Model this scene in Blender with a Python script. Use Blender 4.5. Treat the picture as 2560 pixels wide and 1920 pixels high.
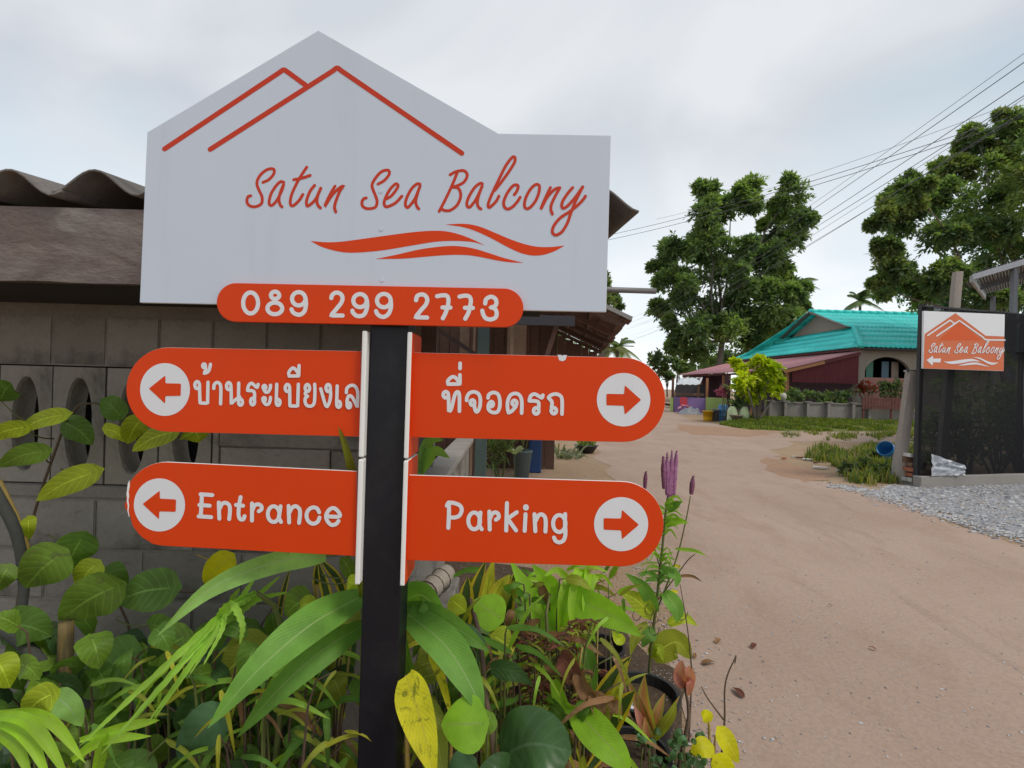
import bpy, bmesh, math, random
from mathutils import Vector, Matrix, noise
R = math.radians
random.seed(7)
for o in list(bpy.data.objects): bpy.data.objects.remove(o)
SC = bpy.context.scene
COL = SC.collection

# ------------------------------------------------------------ camera, sky, sun, exposure
EYE, F, ROLL = 1.5, 1280.0, 0.028
cam = bpy.data.cameras.new('camera'); cam.lens = 18.0; cam.sensor_width = 36.0
cam.clip_start = 0.02; cam.clip_end = 2000
camo = bpy.data.objects.new('camera', cam); COL.objects.link(camo)
camo.matrix_world = Matrix.Translation((0, 0, EYE)) @ Matrix.Rotation(R(90), 4, 'X') @ Matrix.Rotation(ROLL, 4, 'Z')
SC.camera = camo

SUN_EL, SUN_AZ = R(56), R(128)          # azimuth measured from +Y towards +X
w = bpy.data.worlds.new('World'); SC.world = w; w.use_nodes = True
nt = w.node_tree; nd = nt.nodes; lk = nt.links
bg = nd['Background']; bg.inputs['Strength'].default_value = 0.1
sky = nd.new('ShaderNodeTexSky'); sky.sky_type = 'NISHITA'; sky.sun_disc = False
sky.sun_elevation = SUN_EL; sky.sun_rotation = SUN_AZ
tc = nd.new('ShaderNodeTexCoord')
sep = nd.new('ShaderNodeSeparateXYZ'); lk.new(tc.outputs['Generated'], sep.inputs[0])
zc = nd.new('ShaderNodeMath'); zc.operation = 'MAXIMUM'; zc.inputs[1].default_value = 0.0; lk.new(sep.outputs['Z'], zc.inputs[0])
za = nd.new('ShaderNodeMath'); za.operation = 'ADD'; za.inputs[1].default_value = 0.28; lk.new(zc.outputs[0], za.inputs[0])
dv = nd.new('ShaderNodeVectorMath'); dv.operation = 'DIVIDE'; lk.new(tc.outputs['Generated'], dv.inputs[0]); lk.new(za.outputs[0], dv.inputs[1])
n1 = nd.new('ShaderNodeTexNoise'); n1.inputs['Scale'].default_value = 1.5; n1.inputs['Detail'].default_value = 5; n1.inputs['Roughness'].default_value = 0.45; n1.inputs['Distortion'].default_value = 0.5
lk.new(dv.outputs[0], n1.inputs['Vector'])
r1 = nd.new('ShaderNodeValToRGB'); lk.new(n1.outputs['Fac'], r1.inputs[0])
r1.color_ramp.elements[0].position = 0.34; r1.color_ramp.elements[0].color = (5.0, 5.85, 6.5, 1)
r1.color_ramp.elements[1].position = 0.66; r1.color_ramp.elements[1].color = (7.1, 7.3, 7.55, 1)
e = r1.color_ramp.elements.new(0.5); e.color = (5.85, 6.15, 6.6, 1)
# overcast: clouds thin and brighten towards the horizon
r2 = nd.new('ShaderNodeValToRGB'); lk.new(zc.outputs[0], r2.inputs[0])
r2.color_ramp.elements[0].position = 0.0; r2.color_ramp.elements[0].color = (1.0, 1.0, 1.0, 1)
r2.color_ramp.elements[1].position = 0.42; r2.color_ramp.elements[1].color = (0, 0, 0, 1)
mh = nd.new('ShaderNodeMix'); mh.data_type = 'RGBA'; lk.new(r2.outputs[0], mh.inputs[0]); lk.new(r1.outputs[0], mh.inputs[6]); mh.inputs[7].default_value = (10.2, 10.7, 11.0, 1)
n2 = nd.new('ShaderNodeTexNoise'); n2.inputs['Scale'].default_value = 0.8; n2.inputs['Detail'].default_value = 3; lk.new(dv.outputs[0], n2.inputs['Vector'])
r3 = nd.new('ShaderNodeValToRGB'); lk.new(n2.outputs['Fac'], r3.inputs[0])
r3.color_ramp.elements[0].position = 0.36; r3.color_ramp.elements[0].color = (0.72, 0.72, 0.72, 1)
r3.color_ramp.elements[1].position = 0.56; r3.color_ramp.elements[1].color = (0.96, 0.96, 0.96, 1)
mx = nd.new('ShaderNodeMix'); mx.data_type = 'RGBA'; lk.new(r3.outputs[0], mx.inputs[0])
lk.new(sky.outputs[0], mx.inputs[6]); lk.new(mh.outputs[2], mx.inputs[7]); lk.new(mx.outputs[2], bg.inputs['Color'])

sl = bpy.data.lights.new('sun', 'SUN'); sl.energy = 1.5; sl.angle = R(14); sl.color = (1.0, 0.95, 0.87)
so = bpy.data.objects.new('sun', sl); COL.objects.link(so); so.location = (0, 0, 30)
sd = Vector((math.sin(SUN_AZ)*math.cos(SUN_EL), math.cos(SUN_AZ)*math.cos(SUN_EL), math.sin(SUN_EL)))
so.rotation_euler = sd.to_track_quat('Z', 'Y').to_euler()
vs = SC.view_settings; vs.view_transform = 'Standard'; vs.look = 'None'; vs.exposure = 0.22; vs.gamma = 1.0
vs.use_curve_mapping = False

# ------------------------------------------------------------ measuring: photograph pixel + distance -> place
def P(px, py, d):
    ix, iy = (px-1280.0)/F, (960.0-py)/F
    x = ix*math.cos(ROLL) - iy*math.sin(ROLL); z = ix*math.sin(ROLL) + iy*math.cos(ROLL)
    return Vector((x*d, d, EYE + z*d))
def G(px, py, z=0.0):
    v = P(px, py, 1.0); k = (EYE-z)/(EYE-v.z)
    return P(px, py, k)

# ------------------------------------------------------------ object helpers
def wloc(o):
    v = Vector((0, 0, 0))
    while o is not None: v += o.location; o = o.parent
    return v
def tag(o, label=None, cat=None, group=None, kind=None):
    if label: o['label'] = label
    if cat: o['category'] = cat
    if group: o['group'] = group
    if kind: o['kind'] = kind
    return o
def thing(name, loc, label, cat, group=None):
    o = bpy.data.objects.new(name, None); COL.objects.link(o); o.location = loc; o.empty_display_size = 0.1
    return tag(o, label, cat, group)
def link(name, me, parent=None, loc=None):
    o = bpy.data.objects.new(name, me); COL.objects.link(o)
    if parent: o.parent = parent
    if loc is not None: o.location = Vector(loc) - (wloc(parent) if parent else Vector((0, 0, 0)))
    return o
def mesh(name, vs_, fs, m, parent=None, uv=None, smooth=False, mats=None, midx=None):
    """verts in world coordinates"""
    off = wloc(parent) if parent else Vector((0, 0, 0))
    me = bpy.data.meshes.new(name)
    me.from_pydata([tuple(Vector(v)-off) for v in vs_], [], fs)
    if uv is not None:
        l = me.uv_layers.new(name='UVMap')
        for p in me.polygons:
            for li in p.loop_indices: l.data[li].uv = uv[me.loops[li].vertex_index]
    for mm in (mats or [m]): me.materials.append(mm)
    if midx: 
        for p, i in zip(me.polygons, midx): p.material_index = i
    if smooth: me.polygons.foreach_set('use_smooth', [True]*len(me.polygons))
    me.update()
    return link(name, me, parent)
class MB:
    def __init__(s): s.v = []; s.f = []; s.m = []
    def add(s, v, f, mi=0):
        n = len(s.v); s.v += [Vector(a) for a in v]; s.f += [tuple(i+n for i in q) for q in f]; s.m += [mi]*len(f); return s
    def hexa(s, c, mi=0):            # 8 corners: bottom 4 then top 4
        return s.add(c, [(3,2,1,0),(4,5,6,7),(0,1,5,4),(1,2,6,5),(2,3,7,6),(3,0,4,7)], mi)
    def box(s, a, b, mi=0):
        (x0,y0,z0),(x1,y1,z1) = a, b
        return s.hexa([(x0,y0,z0),(x1,y0,z0),(x1,y1,z0),(x0,y1,z0),(x0,y0,z1),(x1,y0,z1),(x1,y1,z1),(x0,y1,z1)], mi)
    def bar(s, a, b, w, h, up=(0,0,1), mi=0):
        a, b = Vector(a), Vector(b); t = (b-a).normalized(); sd_ = t.cross(Vector(up))
        if sd_.length < 1e-4: sd_ = t.cross(Vector((1,0,0)))
        sd_.normalize(); u = sd_.cross(t); c = []
        for p in (a, b):
            for i, j in ((-1,-1),(1,-1),(1,1),(-1,1)): c.append(p + sd_*i*w/2 + u*j*h/2)
        return s.add(c, [(3,2,1,0),(4,5,6,7),(0,1,5,4),(1,2,6,5),(2,3,7,6),(3,0,4,7)], mi)
    def tube(s, pts, rad, n=8, cap=True, mi=0):
        pts = [Vector(p) for p in pts]; k = len(pts)
        rr = rad if isinstance(rad, (list, tuple)) else [rad]*k
        ref = None; V = []
        for i, p in enumerate(pts):
            t = (pts[min(i+1, k-1)]-pts[max(i-1, 0)]).normalized()
            if ref is None: ref = t.cross(Vector((0.31, 0.2, 0.93))); 
            if ref.length < 1e-3: ref = t.cross(Vector((1, 0, 0)))
            u = (ref - t*ref.dot(t)).normalized(); ref = u; v = t.cross(u)
            V += [p + (u*math.cos(2*math.pi*j/n) + v*math.sin(2*math.pi*j/n))*rr[i] for j in range(n)]
        Fc = [(i*n+j, i*n+(j+1)%n, (i+1)*n+(j+1)%n, (i+1)*n+j) for i in range(k-1) for j in range(n)]
        if cap: Fc += [tuple(range(n-1, -1, -1)), tuple(range((k-1)*n, k*n))]
        return s.add(V, Fc, mi)
    def lathe(s, c, prof, n=20, mi=0):
        c = Vector(c); V = [c + Vector((r*math.cos(2*math.pi*j/n), r*math.sin(2*math.pi*j/n), z)) for r, z in prof for j in range(n)]
        k = len(prof)
        return s.add(V, [(i*n+j, i*n+(j+1)%n, (i+1)*n+(j+1)%n, (i+1)*n+j) for i in range(k-1) for j in range(n)], mi)
    def prism(s, pts, vec, mi=0):    # polygon extruded along vec
        n = len(pts); vec = Vector(vec); a = [Vector(p) for p in pts]
        return s.add(a + [p+vec for p in a], [tuple(range(n-1, -1, -1)), tuple(range(n, 2*n))] + [(i, (i+1)%n, n+(i+1)%n, n+i) for i in range(n)], mi)
    def build(s, name, m, parent=None, smooth=False, bevel=0.0, mats=None):
        o = mesh(name, s.v, s.f, m, parent, smooth=smooth, mats=mats, midx=s.m if mats else None)
        if bevel:
            b = o.modifiers.new('bevel', 'BEVEL'); b.width = bevel; b.segments = 2; b.limit_method = 'ANGLE'; b.angle_limit = R(40)
        return o
def jit(a): return random.uniform(-a, a)

# ------------------------------------------------------------ materials
def newmat(name):
    m = bpy.data.materials.new(name); m.use_nodes = True
    n = m.node_tree.nodes; return m, n, m.node_tree.links, n['Principled BSDF']
def mixc(n, l, fac, a, b, blend='MIX'):
    q = n.new('ShaderNodeMix'); q.data_type = 'RGBA'; q.blend_type = blend
    if isinstance(fac, float): q.inputs[0].default_value = fac
    else: l.new(fac, q.inputs[0])
    for s, i in ((a, 6), (b, 7)):
        if isinstance(s, tuple): q.inputs[i].default_value = (*s, 1)
        else: l.new(s, q.inputs[i])
    return q.outputs[2]
def noi(n, l, scale, det=4, rough=0.55, vec=None, stretch=None, dist=0.0):
    if vec is None:
        t = n.new('ShaderNodeTexCoord'); vec = t.outputs['Object']
    if stretch:
        mp = n.new('ShaderNodeMapping'); mp.inputs['Scale'].default_value = stretch; l.new(vec, mp.inputs[0]); vec = mp.outputs[0]
    q = n.new('ShaderNodeTexNoise'); q.inputs['Scale'].default_value = scale; q.inputs['Detail'].default_value = det; q.inputs['Roughness'].default_value = rough
    q.inputs['Distortion'].default_value = dist
    l.new(vec, q.inputs['Vector']); return q.outputs['Fac']
def ramp(n, l, fac, a, b, ca=(0,0,0), cb=(1,1,1)):
    q = n.new('ShaderNodeValToRGB'); l.new(fac, q.inputs[0])
    q.color_ramp.elements[0].position = a; q.color_ramp.elements[0].color = (*ca, 1)
    q.color_ramp.elements[1].position = b; q.color_ramp.elements[1].color = (*cb, 1); return q.outputs[0]
def bump(n, l, b, h, strength=0.3, dist=0.01):
    q = n.new('ShaderNodeBump'); q.inputs['Strength'].default_value = strength; q.inputs['Distance'].default_value = dist
    l.new(h, q.inputs['Height']); l.new(q.outputs[0], b.inputs['Normal'])
def surf(name, c, c2=None, scale=6.0, rough=0.8, fine=60.0, bmp=0.25, dirt=None, dirt_amt=0.4, metal=0.0, spec=0.4, stretch=None, lo=0.35, hi=0.65, objvar=0.0):
    """general weathered surface: two tones in patches, fine grain, optional stains"""
    m, n, l, b = newmat(name)
    c2 = c2 or tuple(x*0.75 for x in c)
    col = mixc(n, l, ramp(n, l, noi(n, l, scale, 5, 0.6, stretch=stretch), lo, hi), c, c2)
    f = noi(n, l, fine, 3, 0.6, stretch=stretch)
    col = mixc(n, l, 0.5, col, mixc(n, l, f, tuple(x*0.6 for x in c), tuple(min(1, x*1.3) for x in c)))
    if dirt:
        col = mixc(n, l, ramp(n, l, noi(n, l, scale*0.6, 6, 0.7, stretch=stretch, dist=0.6), 0.5, 0.5+dirt_amt), col, dirt)
    if objvar:
        oi = n.new('ShaderNodeObjectInfo'); q = n.new('ShaderNodeMapRange'); l.new(oi.outputs['Random'], q.inputs[0]); q.inputs[3].default_value = 1-objvar; q.inputs[4].default_value = 1+objvar
        hv = n.new('ShaderNodeHueSaturation'); l.new(q.outputs[0], hv.inputs['Value']); l.new(col, hv.inputs['Color']); col = hv.outputs[0]
    l.new(col, b.inputs['Base Color']); b.inputs['Roughness'].default_value = rough; b.inputs['Metallic'].default_value = metal
    b.inputs['Specular IOR Level'].default_value = spec
    if bmp: bump(n, l, b, f, bmp, 0.006)
    return m
# ------------------------------------------------------------ print and lettering
def paint(name, c, rough=0.32, var=0.06):
    m, n, l, b = newmat(name)
    f = noi(n, l, 3.0, 4, 0.6)
    q = mixc(n, l, f, tuple(x*(1-var) for x in c), tuple(min(1, x*(1+var)) for x in c))
    d = ramp(n, l, noi(n, l, 140, 3, 0.7), 0.66, 0.74)
    dm = n.new('ShaderNodeMath'); dm.operation = 'MULTIPLY'; dm.inputs[1].default_value = 0.25; l.new(d, dm.inputs[0])
    q = mixc(n, l, dm.outputs[0], q, tuple(x*0.55+0.05 for x in c))
    st = ramp(n, l, noi(n, l, 2.2, 6, 0.65, stretch=(6, 6, 0.5), dist=0.3), 0.56, 0.80)
    sk = n.new('ShaderNodeMath'); sk.operation = 'MULTIPLY'; sk.inputs[1].default_value = 0.16; l.new(st, sk.inputs[0])
    q = mixc(n, l, sk.outputs[0], q, tuple(x*0.5+0.06 for x in c))
    l.new(q, b.inputs['Base Color'])
    rr = n.new('ShaderNodeMapRange'); l.new(noi(n, l, 9, 5, 0.6), rr.inputs[0]); rr.inputs[3].default_value = rough-0.06; rr.inputs[4].default_value = rough+0.16
    l.new(rr.outputs[0], b.inputs['Roughness']); b.inputs['Specular IOR Level'].default_value = 0.22; return m
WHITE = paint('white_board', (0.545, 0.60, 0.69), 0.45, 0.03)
WPRINT = paint('white_vinyl', (0.70, 0.71, 0.73), 0.4, 0.02)
ORANGE = paint('orange_vinyl', (0.66, 0.050, 0.002), 0.42, 0.06)
ORANGE_D = paint('red_orange_print', (0.52, 0.042, 0.014), 0.42, 0.05)
EDGE = paint('white_foam_edge', (0.80, 0.79, 0.76), 0.6, 0.03)
BLACK = surf('black_paint', (0.007, 0.007, 0.011), (0.011, 0.010, 0.015), 5, 0.42, 300, 0.05, dirt=(0.03, 0.03, 0.032), dirt_amt=0.4, spec=0.3)
BOLT = surf('steel_bolt', (0.4, 0.4, 0.42), None, 30, 0.4, 200, 0.0, metal=0.8)

def catmull(pts, closed=False, sub=7):
    """points; a point given as (x, y, 0) is a sharp corner"""
    q = [Vector((p[0], p[1])) for p in pts]; sharp = [len(p) > 2 for p in pts]; n = len(q); out = []
    segs = n if closed else n-1
    for i in range(segs):
        p1, p2 = q[i], q[(i+1) % n]
        p0 = q[(i-1) % n] if closed or i > 0 else p1*2-p2
        p3 = q[(i+2) % n] if closed or i+2 < n else p2*2-p1
        if sharp[i]: p0 = p1*2-p2
        if sharp[(i+1) % n]: p3 = p2*2-p1
        for k in range(sub):
            t = k/sub
            out.append(0.5*((2*p1)+(p2-p0)*t+(2*p0-5*p1+4*p2-p3)*t*t+(3*p1-p0-3*p2+p3)*t**3))
    if not closed: out.append(q[-1])
    return out
def ell(cx, cy, rx, ry=None, n=22):
    ry = ry or rx
    return ('o', [(cx+rx*math.cos(2*math.pi*i/n), cy+ry*math.sin(2*math.pi*i/n)) for i in range(n)])
def stroke2d(pts, wd, closed=False):
    """flat round-ended band round a polyline -> 2D verts, faces, arc position"""
    n = len(pts); V = []; Fc = []; T = []
    for i, p in enumerate(pts):
        a = pts[(i-1) % n] if closed or i > 0 else p; b = pts[(i+1) % n] if closed or i < n-1 else p
        t = (b-a); t = t.normalized() if t.length > 1e-9 else Vector((1, 0)); nn = Vector((-t.y, t.x))
        V += [p-nn*wd/2, p+nn*wd/2]; T += [i/n, i/n]
    for i in range(n if closed else n-1):
        j = (i+1) % n; Fc.append((2*i, 2*j, 2*j+1, 2*i+1))
    if not closed:
        for i, j in ((0, 1), (n-1, n-2)):
            t = (pts[i]-pts[j]).normalized(); nn = Vector((-t.y, t.x)); base = len(V); k = 7
            for q in range(k+1):
                an = -math.pi/2 + math.pi*q/k; V.append(pts[i] + t*math.cos(an)*wd/2 + nn*math.sin(an)*wd/2); T.append(i/n)
            Fc.append(tuple(range(base, base+k+1)))
    return V, Fc, T
LIFT = [0]
def band_mesh(name, strokes, wd, zoom, d, m, parent, proj):
    """strokes given in the measuring crop (x0, y0, scale); laid as thin vinyl on the board by proj(px, py, lift)"""
    x0, y0, s = zoom; V = []; Fc = []; lay = 0
    for st in strokes:
        closed = isinstance(st, tuple) and st[0] == 'o'
        pts = catmull(st[1] if closed else st, closed, 2 if closed else 7)
        v, f, t = stroke2d(pts, wd, closed); n = len(V)
        for p, tt in zip(v, t): V.append(proj(x0+p.x/s, y0+p.y/s, 0.0004+0.00007*lay+0.0002*tt))
        Fc += [tuple(i+n for i in q) for q in f]; lay += 1
    return mesh(name, V, Fc, m, parent)
def poly_mesh(name, pts, m, parent, proj, lift=0.0004):
    return mesh(name, [proj(x, y, lift) for x, y in pts], [tuple(range(len(pts)))], m, parent)
def zt(zoom, pts): return [(zoom[0]+p[0]/zoom[2], zoom[1]+p[1]/zoom[2]) for p in pts]
def slab(name, pts, m_face, m_edge, parent, proj, th):
    n = len(pts); V = [proj(x, y, 0) for x, y in pts]; V += [proj(x, y, -th) for x, y in pts]
    area = sum(pts[i][0]*pts[(i+1) % n][1]-pts[(i+1) % n][0]*pts[i][1] for i in range(n))
    Fc = [tuple(range(n)), tuple(range(2*n-1, n-1, -1))] + [(i, n+i, n+(i+1) % n, (i+1) % n) for i in range(n)]
    if area > 0: Fc = [tuple(reversed(q)) for q in Fc]
    o = mesh(name, V, Fc, None, parent, mats=[m_face, m_edge], midx=[0, 0]+[1]*n)
    b = o.modifiers.new('bevel', 'BEVEL'); b.width = 0.0012; b.segments = 2; b.limit_method = 'ANGLE'; b.angle_limit = R(60)
    return o
def flat(d):                     # a board facing the viewer squarely at distance d; lift moves towards the front
    return lambda px, py, lift: (lambda v: Vector((v.x, v.y-lift, v.z)))(P(px, py, d))
def stadium(c0, c1, r0, r1, left=True, right=True, n=24):
    (x0, y0), (x1, y1) = c0, c1; out = []
    if left: out += [(x0+r0*math.cos(math.pi/2+math.pi*i/n), y0-r0*math.sin(math.pi/2+math.pi*i/n)) for i in range(n+1)]
    else: out += [(x0, y0-r0), (x0, y0+r0)]
    if right: out += [(x1+r1*math.cos(-math.pi/2+math.pi*i/n), y1-r1*math.sin(-math.pi/2+math.pi*i/n)) for i in range(n+1)]
    else: out += [(x1, y1+r1), (x1, y1-r1)]
    return out

ZA, ZB, ZC = (600, 380, 4.6083), (1070, 370, 5.1442), (760, 540, 3.2529)
ZD, ZE, ZF, ZG = (530, 700, 5.53), (920, 700, 5.53), (460, 890, 4.8087), (1090, 880, 6.32)
ZH, ZI, Z1, Z2, Z3 = (470, 1210, 5.2667), (1090, 1230, 6.1444), (300, 40, 1.67576), (280, 800, 2.4403), (860, 800, 2.4395)
S_SATUN = [
 [(265,350),(330,320),(385,260),(395,210),(370,193),(310,205),(240,260),(200,330),(200,390),(225,450),(255,520),(250,590),(200,625),(140,630),(95,605),(80,560),(95,515),(125,505)],
 [(505,350),(470,342),(420,385),(360,480),(337,570),(345,610),(375,612),(430,550),(480,450),(508,362,0),(465,470),(450,550),(465,610),(485,632)],
 [(770,175),(720,250),(660,350),(600,480),(580,570),(590,615),(620,615),(680,560),(725,490)], [(620,320),(720,300),(810,270)],
 [(860,385),(810,450),(770,550),(770,610),(790,620),(860,560),(910,470),(937,405,0),(905,480),(887,560),(900,615),(928,645)],
 [(1095,395),(1050,470),(1000,570),(977,630,0),(1060,500),(1140,420),(1195,388,0),(1150,455),(1108,560),(1090,640),(1105,690)]]
S_SEA = [
 [(1590,370),(1660,330),(1715,265),(1717,218),(1680,210),(1620,235),(1555,310),(1522,380),(1535,440),(1560,500),(1580,570),(1565,630),(1520,650),(1460,652),(1415,625),(1405,580),(1425,540),(1455,530)],
 [(1690,540),(1750,500),(1810,420),(1820,380),(1790,370),(1730,430),(1680,520),(1660,590),(1680,630),(1730,620),(1800,580),(1865,510)],
 [(2075,372),(2040,368),(1980,420),(1925,520),(1905,600),(1925,640),(1960,615),(2020,530),(2078,385,0),(2045,480),(2025,570),(2040,630),(2060,655)]]
S_BALC = [
 [(375,320),(310,480),(230,650),(145,815)], [(285,345),(360,305),(450,290),(495,320),(502,370),(460,440),(390,480),(315,502)],
 [(330,505),(385,515),(417,570),(415,650),(370,740),(290,800),(220,805),(165,780)],
 [(700,462),(670,455),(600,510),(530,620),(500,710),(515,760),(555,745),(630,640),(702,478,0),(655,600),(635,700),(650,760),(680,785)],
 [(860,545),(950,430),(1050,290),(1115,180),(1115,120),(1080,125),(1000,230),(900,430),(820,600),(775,720),(785,765),(830,735),(880,680),(912,620)],
 [(1110,600),(1140,560),(1160,500),(1140,475),(1090,490),(1020,580),(975,690),(985,760),(1030,785),(1090,755),(1150,690),(1185,635)],
 ('o', [(1430,480),(1380,472),(1310,540),(1255,650),(1240,740),(1265,782),(1320,760),(1390,670),(1430,560)]),
 [(1575,510),(1530,600),(1480,710),(1450,790,0),(1530,640),(1620,540),(1700,507,0),(1640,610),(1590,720),(1580,790),(1600,850)],
 [(1860,510),(1800,580),(1735,680),(1720,750),(1745,775),(1800,740),(1890,640),(1990,500)],
 [(1990,500),(1900,680),(1840,830),(1790,970),(1720,1080),(1640,1120),(1600,1080),(1620,1000),(1700,900),(1820,820),(1920,740),(1990,670),(2025,620)]]
WAVES = [
 ([(55,203),(170,213),(290,210),(450,190),(700,155),(900,130),(1060,120),(1170,127),(1280,155),(1370,190),(1470,238)], [(1390,215),(1300,205),(1180,203),(1050,212),(850,245),(650,278),(450,297),(330,296),(220,275),(130,245)]),
 ([(580,350),(750,315),(950,270),(1130,247),(1250,245),(1370,262),(1500,300),(1640,345),(1785,380)], [(1680,377),(1560,360),(1440,335),(1320,318),(1180,317),(1000,330),(800,347)]),
 ([(1150,70),(1260,63),(1350,68),(1440,90),(1550,135),(1680,190),(1800,230),(1900,250),(2010,252),(2120,240)], [(2040,285),(1950,315),(1860,322),(1760,300),(1650,250),(1520,180),(1400,125),(1290,90)])]
def wave_outline(w_): 
    a = catmull(w_[0], False, 4); b = catmull([w_[0][-1]]+w_[1]+[w_[0][0]], False, 4)
    return [(p.x, p.y) for p in a] + [(p.x, p.y) for p in b[1:-1]]

# ------------------------------------------------------------ the near signpost
SD = 1.36                                     # distance of the post's front face
base = P(990, 1900, SD); 
sign = thing('signpost', (P(957, 1600, SD).x, SD+0.05, 0), 'black post carrying a white house-shaped guesthouse board and four orange direction boards', 'signpost')
tp, bt = P(975, 770, SD), P(941, 1900, SD)
k = (tp.x-bt.x)/(tp.z-bt.z); x0 = bt.x - k*bt.z
def postx(z): return x0 + k*z
mb = MB(); c = []
for z in (0.0, 1.78):
    for i, j in ((-1, 0), (1, 0), (1, 1), (-1, 1)): c.append((postx(z)+i*0.051, SD+j*0.10, z))
mb.hexa(c).build('post', BLACK, sign, bevel=0.004)
bp = flat(1.345)
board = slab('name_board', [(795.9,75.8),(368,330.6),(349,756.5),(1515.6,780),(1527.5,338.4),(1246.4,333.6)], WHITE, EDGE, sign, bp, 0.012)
for n_, st, z_, w_ in (('lettering', S_SATUN, ZA, 34), ('lettering', S_SEA, ZA, 34), ('lettering', S_BALC, ZB, 38)):
    band_mesh(n_, st, w_, z_, 0, ORANGE_D, board, bp)
band_mesh('roof_line_emblem', [[(187,557),(668,237,0),(686,226),(704,236,0),(778,290)], [(378,559),(892,230,0),(910,218),(928,230,0),(1432,575)]], 21, Z1, 0, ORANGE_D, board, bp)
for w_ in WAVES: poly_mesh('wave_emblem', zt(ZC, wave_outline(w_)), ORANGE, board, bp)
for px, py in ((952, 478), (953, 573), (955, 700)):
    v = bp(px, py, 0.0)
    m_ = MB(); m_.add([Vector((v.x+0.0055*math.cos(a*0.5236), v.y-0.0012, v.z+0.0055*math.sin(a*0.5236))) for a in range(12)] + [Vector((v.x+0.0062*math.cos(a*0.5236), v.y+0.001, v.z+0.0062*math.sin(a*0.5236))) for a in range(12)], [tuple(range(12))]+[(a, (a+1) % 12, 12+(a+1) % 12, 12+a) for a in range(12)]).build('screw_cap', WHITE, board)
pp = flat(1.331)
pill = slab('phone_number_board', stadium((590,756),(1260,769.5),48.5,48.5), ORANGE, ORANGE, sign, pp, 0.013)
D1 = [ell(535,318,103,145), ell(873,212,57,50), ell(870,393,102,80), ell(1200,260,92,92), [(1296,260),(1300,340),(1280,430),(1230,475),(1180,478),(1125,450),(1100,405)],
  [(1650,250),(1665,205),(1715,175),(1775,190),(1805,240),(1790,310),(1730,390),(1645,490,0),(1806,492)], ell(2047,285,92,90), [(2142,280),(2145,370),(2110,470),(2050,500),(1990,490),(1950,450),(1942,425)]]
D2 = [ell(220,285,95,92), [(315,290),(318,370),(290,460),(230,508),(175,503),(130,470),(112,430)],
  [(665,280),(680,225),(735,200),(790,215),(820,270),(800,340),(740,410),(655,515,0),(818,520)],
  [(955,225),(1030,212),(1090,220),(1112,270),(1105,350),(1075,450),(1035,530)], [(1030,380),(1140,382)],
  [(1265,230),(1340,217),(1400,230),(1422,280),(1412,360),(1390,450),(1345,535)], [(1340,385),(1450,387)],
  [(1620,325),(1635,265),(1700,232),(1760,260),(1775,320),(1750,365),(1692,380,0),(1750,395),(1778,450),(1765,515),(1700,545),(1630,530),(1595,480),(1580,425)]]
for D_, z_, gr in ((D1, ZD, ((0,), (1, 2), (3, 4), (5,), (6, 7))), (D2, ZE, ((0, 1), (2,), (3, 4), (5, 6), (7,)))):
    for g_ in gr: band_mesh('digit', [D_[i] for i in g_], 58, z_, 0, WPRINT, pill, pp)
# the four upright brackets on the sides of the post: white front edge, orange outer face
def bracket(zt_, zb_, side, lab):
    m_ = MB(); th = 0.0135; xa = lambda z: postx(z) + side*0.0525
    for z_seg in ((zb_, zt_),):
        c = []
        for z in z_seg:
            xi = xa(z); xo = xi + side*th; lo_, hi_ = min(xi, xo), max(xi, xo)
            c += [(lo_, SD-0.022, z), (hi_, SD-0.022, z), (hi_, SD+0.115, z), (lo_, SD+0.115, z)]
        m_.hexa(c)
    o = m_.build('side_bracket', None, sign, bevel=0.0035, mats=[EDGE, ORANGE])
    for p in o.data.polygons: p.material_index = 1 if abs(p.normal.x) > 0.8 and p.normal.x*side > 0 else 0
    return o
zz = lambda py, d=SD: P(960, py, d).z
for s in (-1, 1):
    bracket(zz(830), zz(1142), s, ''); bracket(zz(1147), zz(1456), s, '')
def arrow_board(outline, d, words, wz, wd, circ, arrow, az, extra=None, chip=None):
    pr = flat(d); o = slab('direction_board', outline, ORANGE, EDGE, sign, pr, 0.010)
    band_mesh('lettering', words, wd, wz, 0, WPRINT, o, pr)
    cx, cy, rx, ry = circ
    poly_mesh('white_disc', zt(az, [(cx+rx*math.cos(i*math.pi/24), cy-ry*math.sin(i*math.pi/24)) for i in range(48)]), WPRINT, o, pr, 0.0004)
    # arrow with softened corners
    pts = []; q = [Vector(p) for p in arrow]; n = len(q)
    for i in range(n):
        a, b, c_ = q[i-1], q[i], q[(i+1) % n]; r_ = 7
        pa, pb = b+(a-b).normalized()*r_, b+(c_-b).normalized()*r_
        pts += [tuple(pa), tuple((pa+pb+b*2)/4), tuple(pb)]
    poly_mesh('arrow', zt(az, pts), ORANGE, o, pr, 0.0010)
    if chip: poly_mesh('chipped_edge', zt(az, [(x+5, y) for x, y in chip]), EDGE, o, pr, 0.0006)
    if extra: poly_mesh('print_mark', zt(az, extra), WPRINT, o, pr, 0.0005)
    return o
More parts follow.
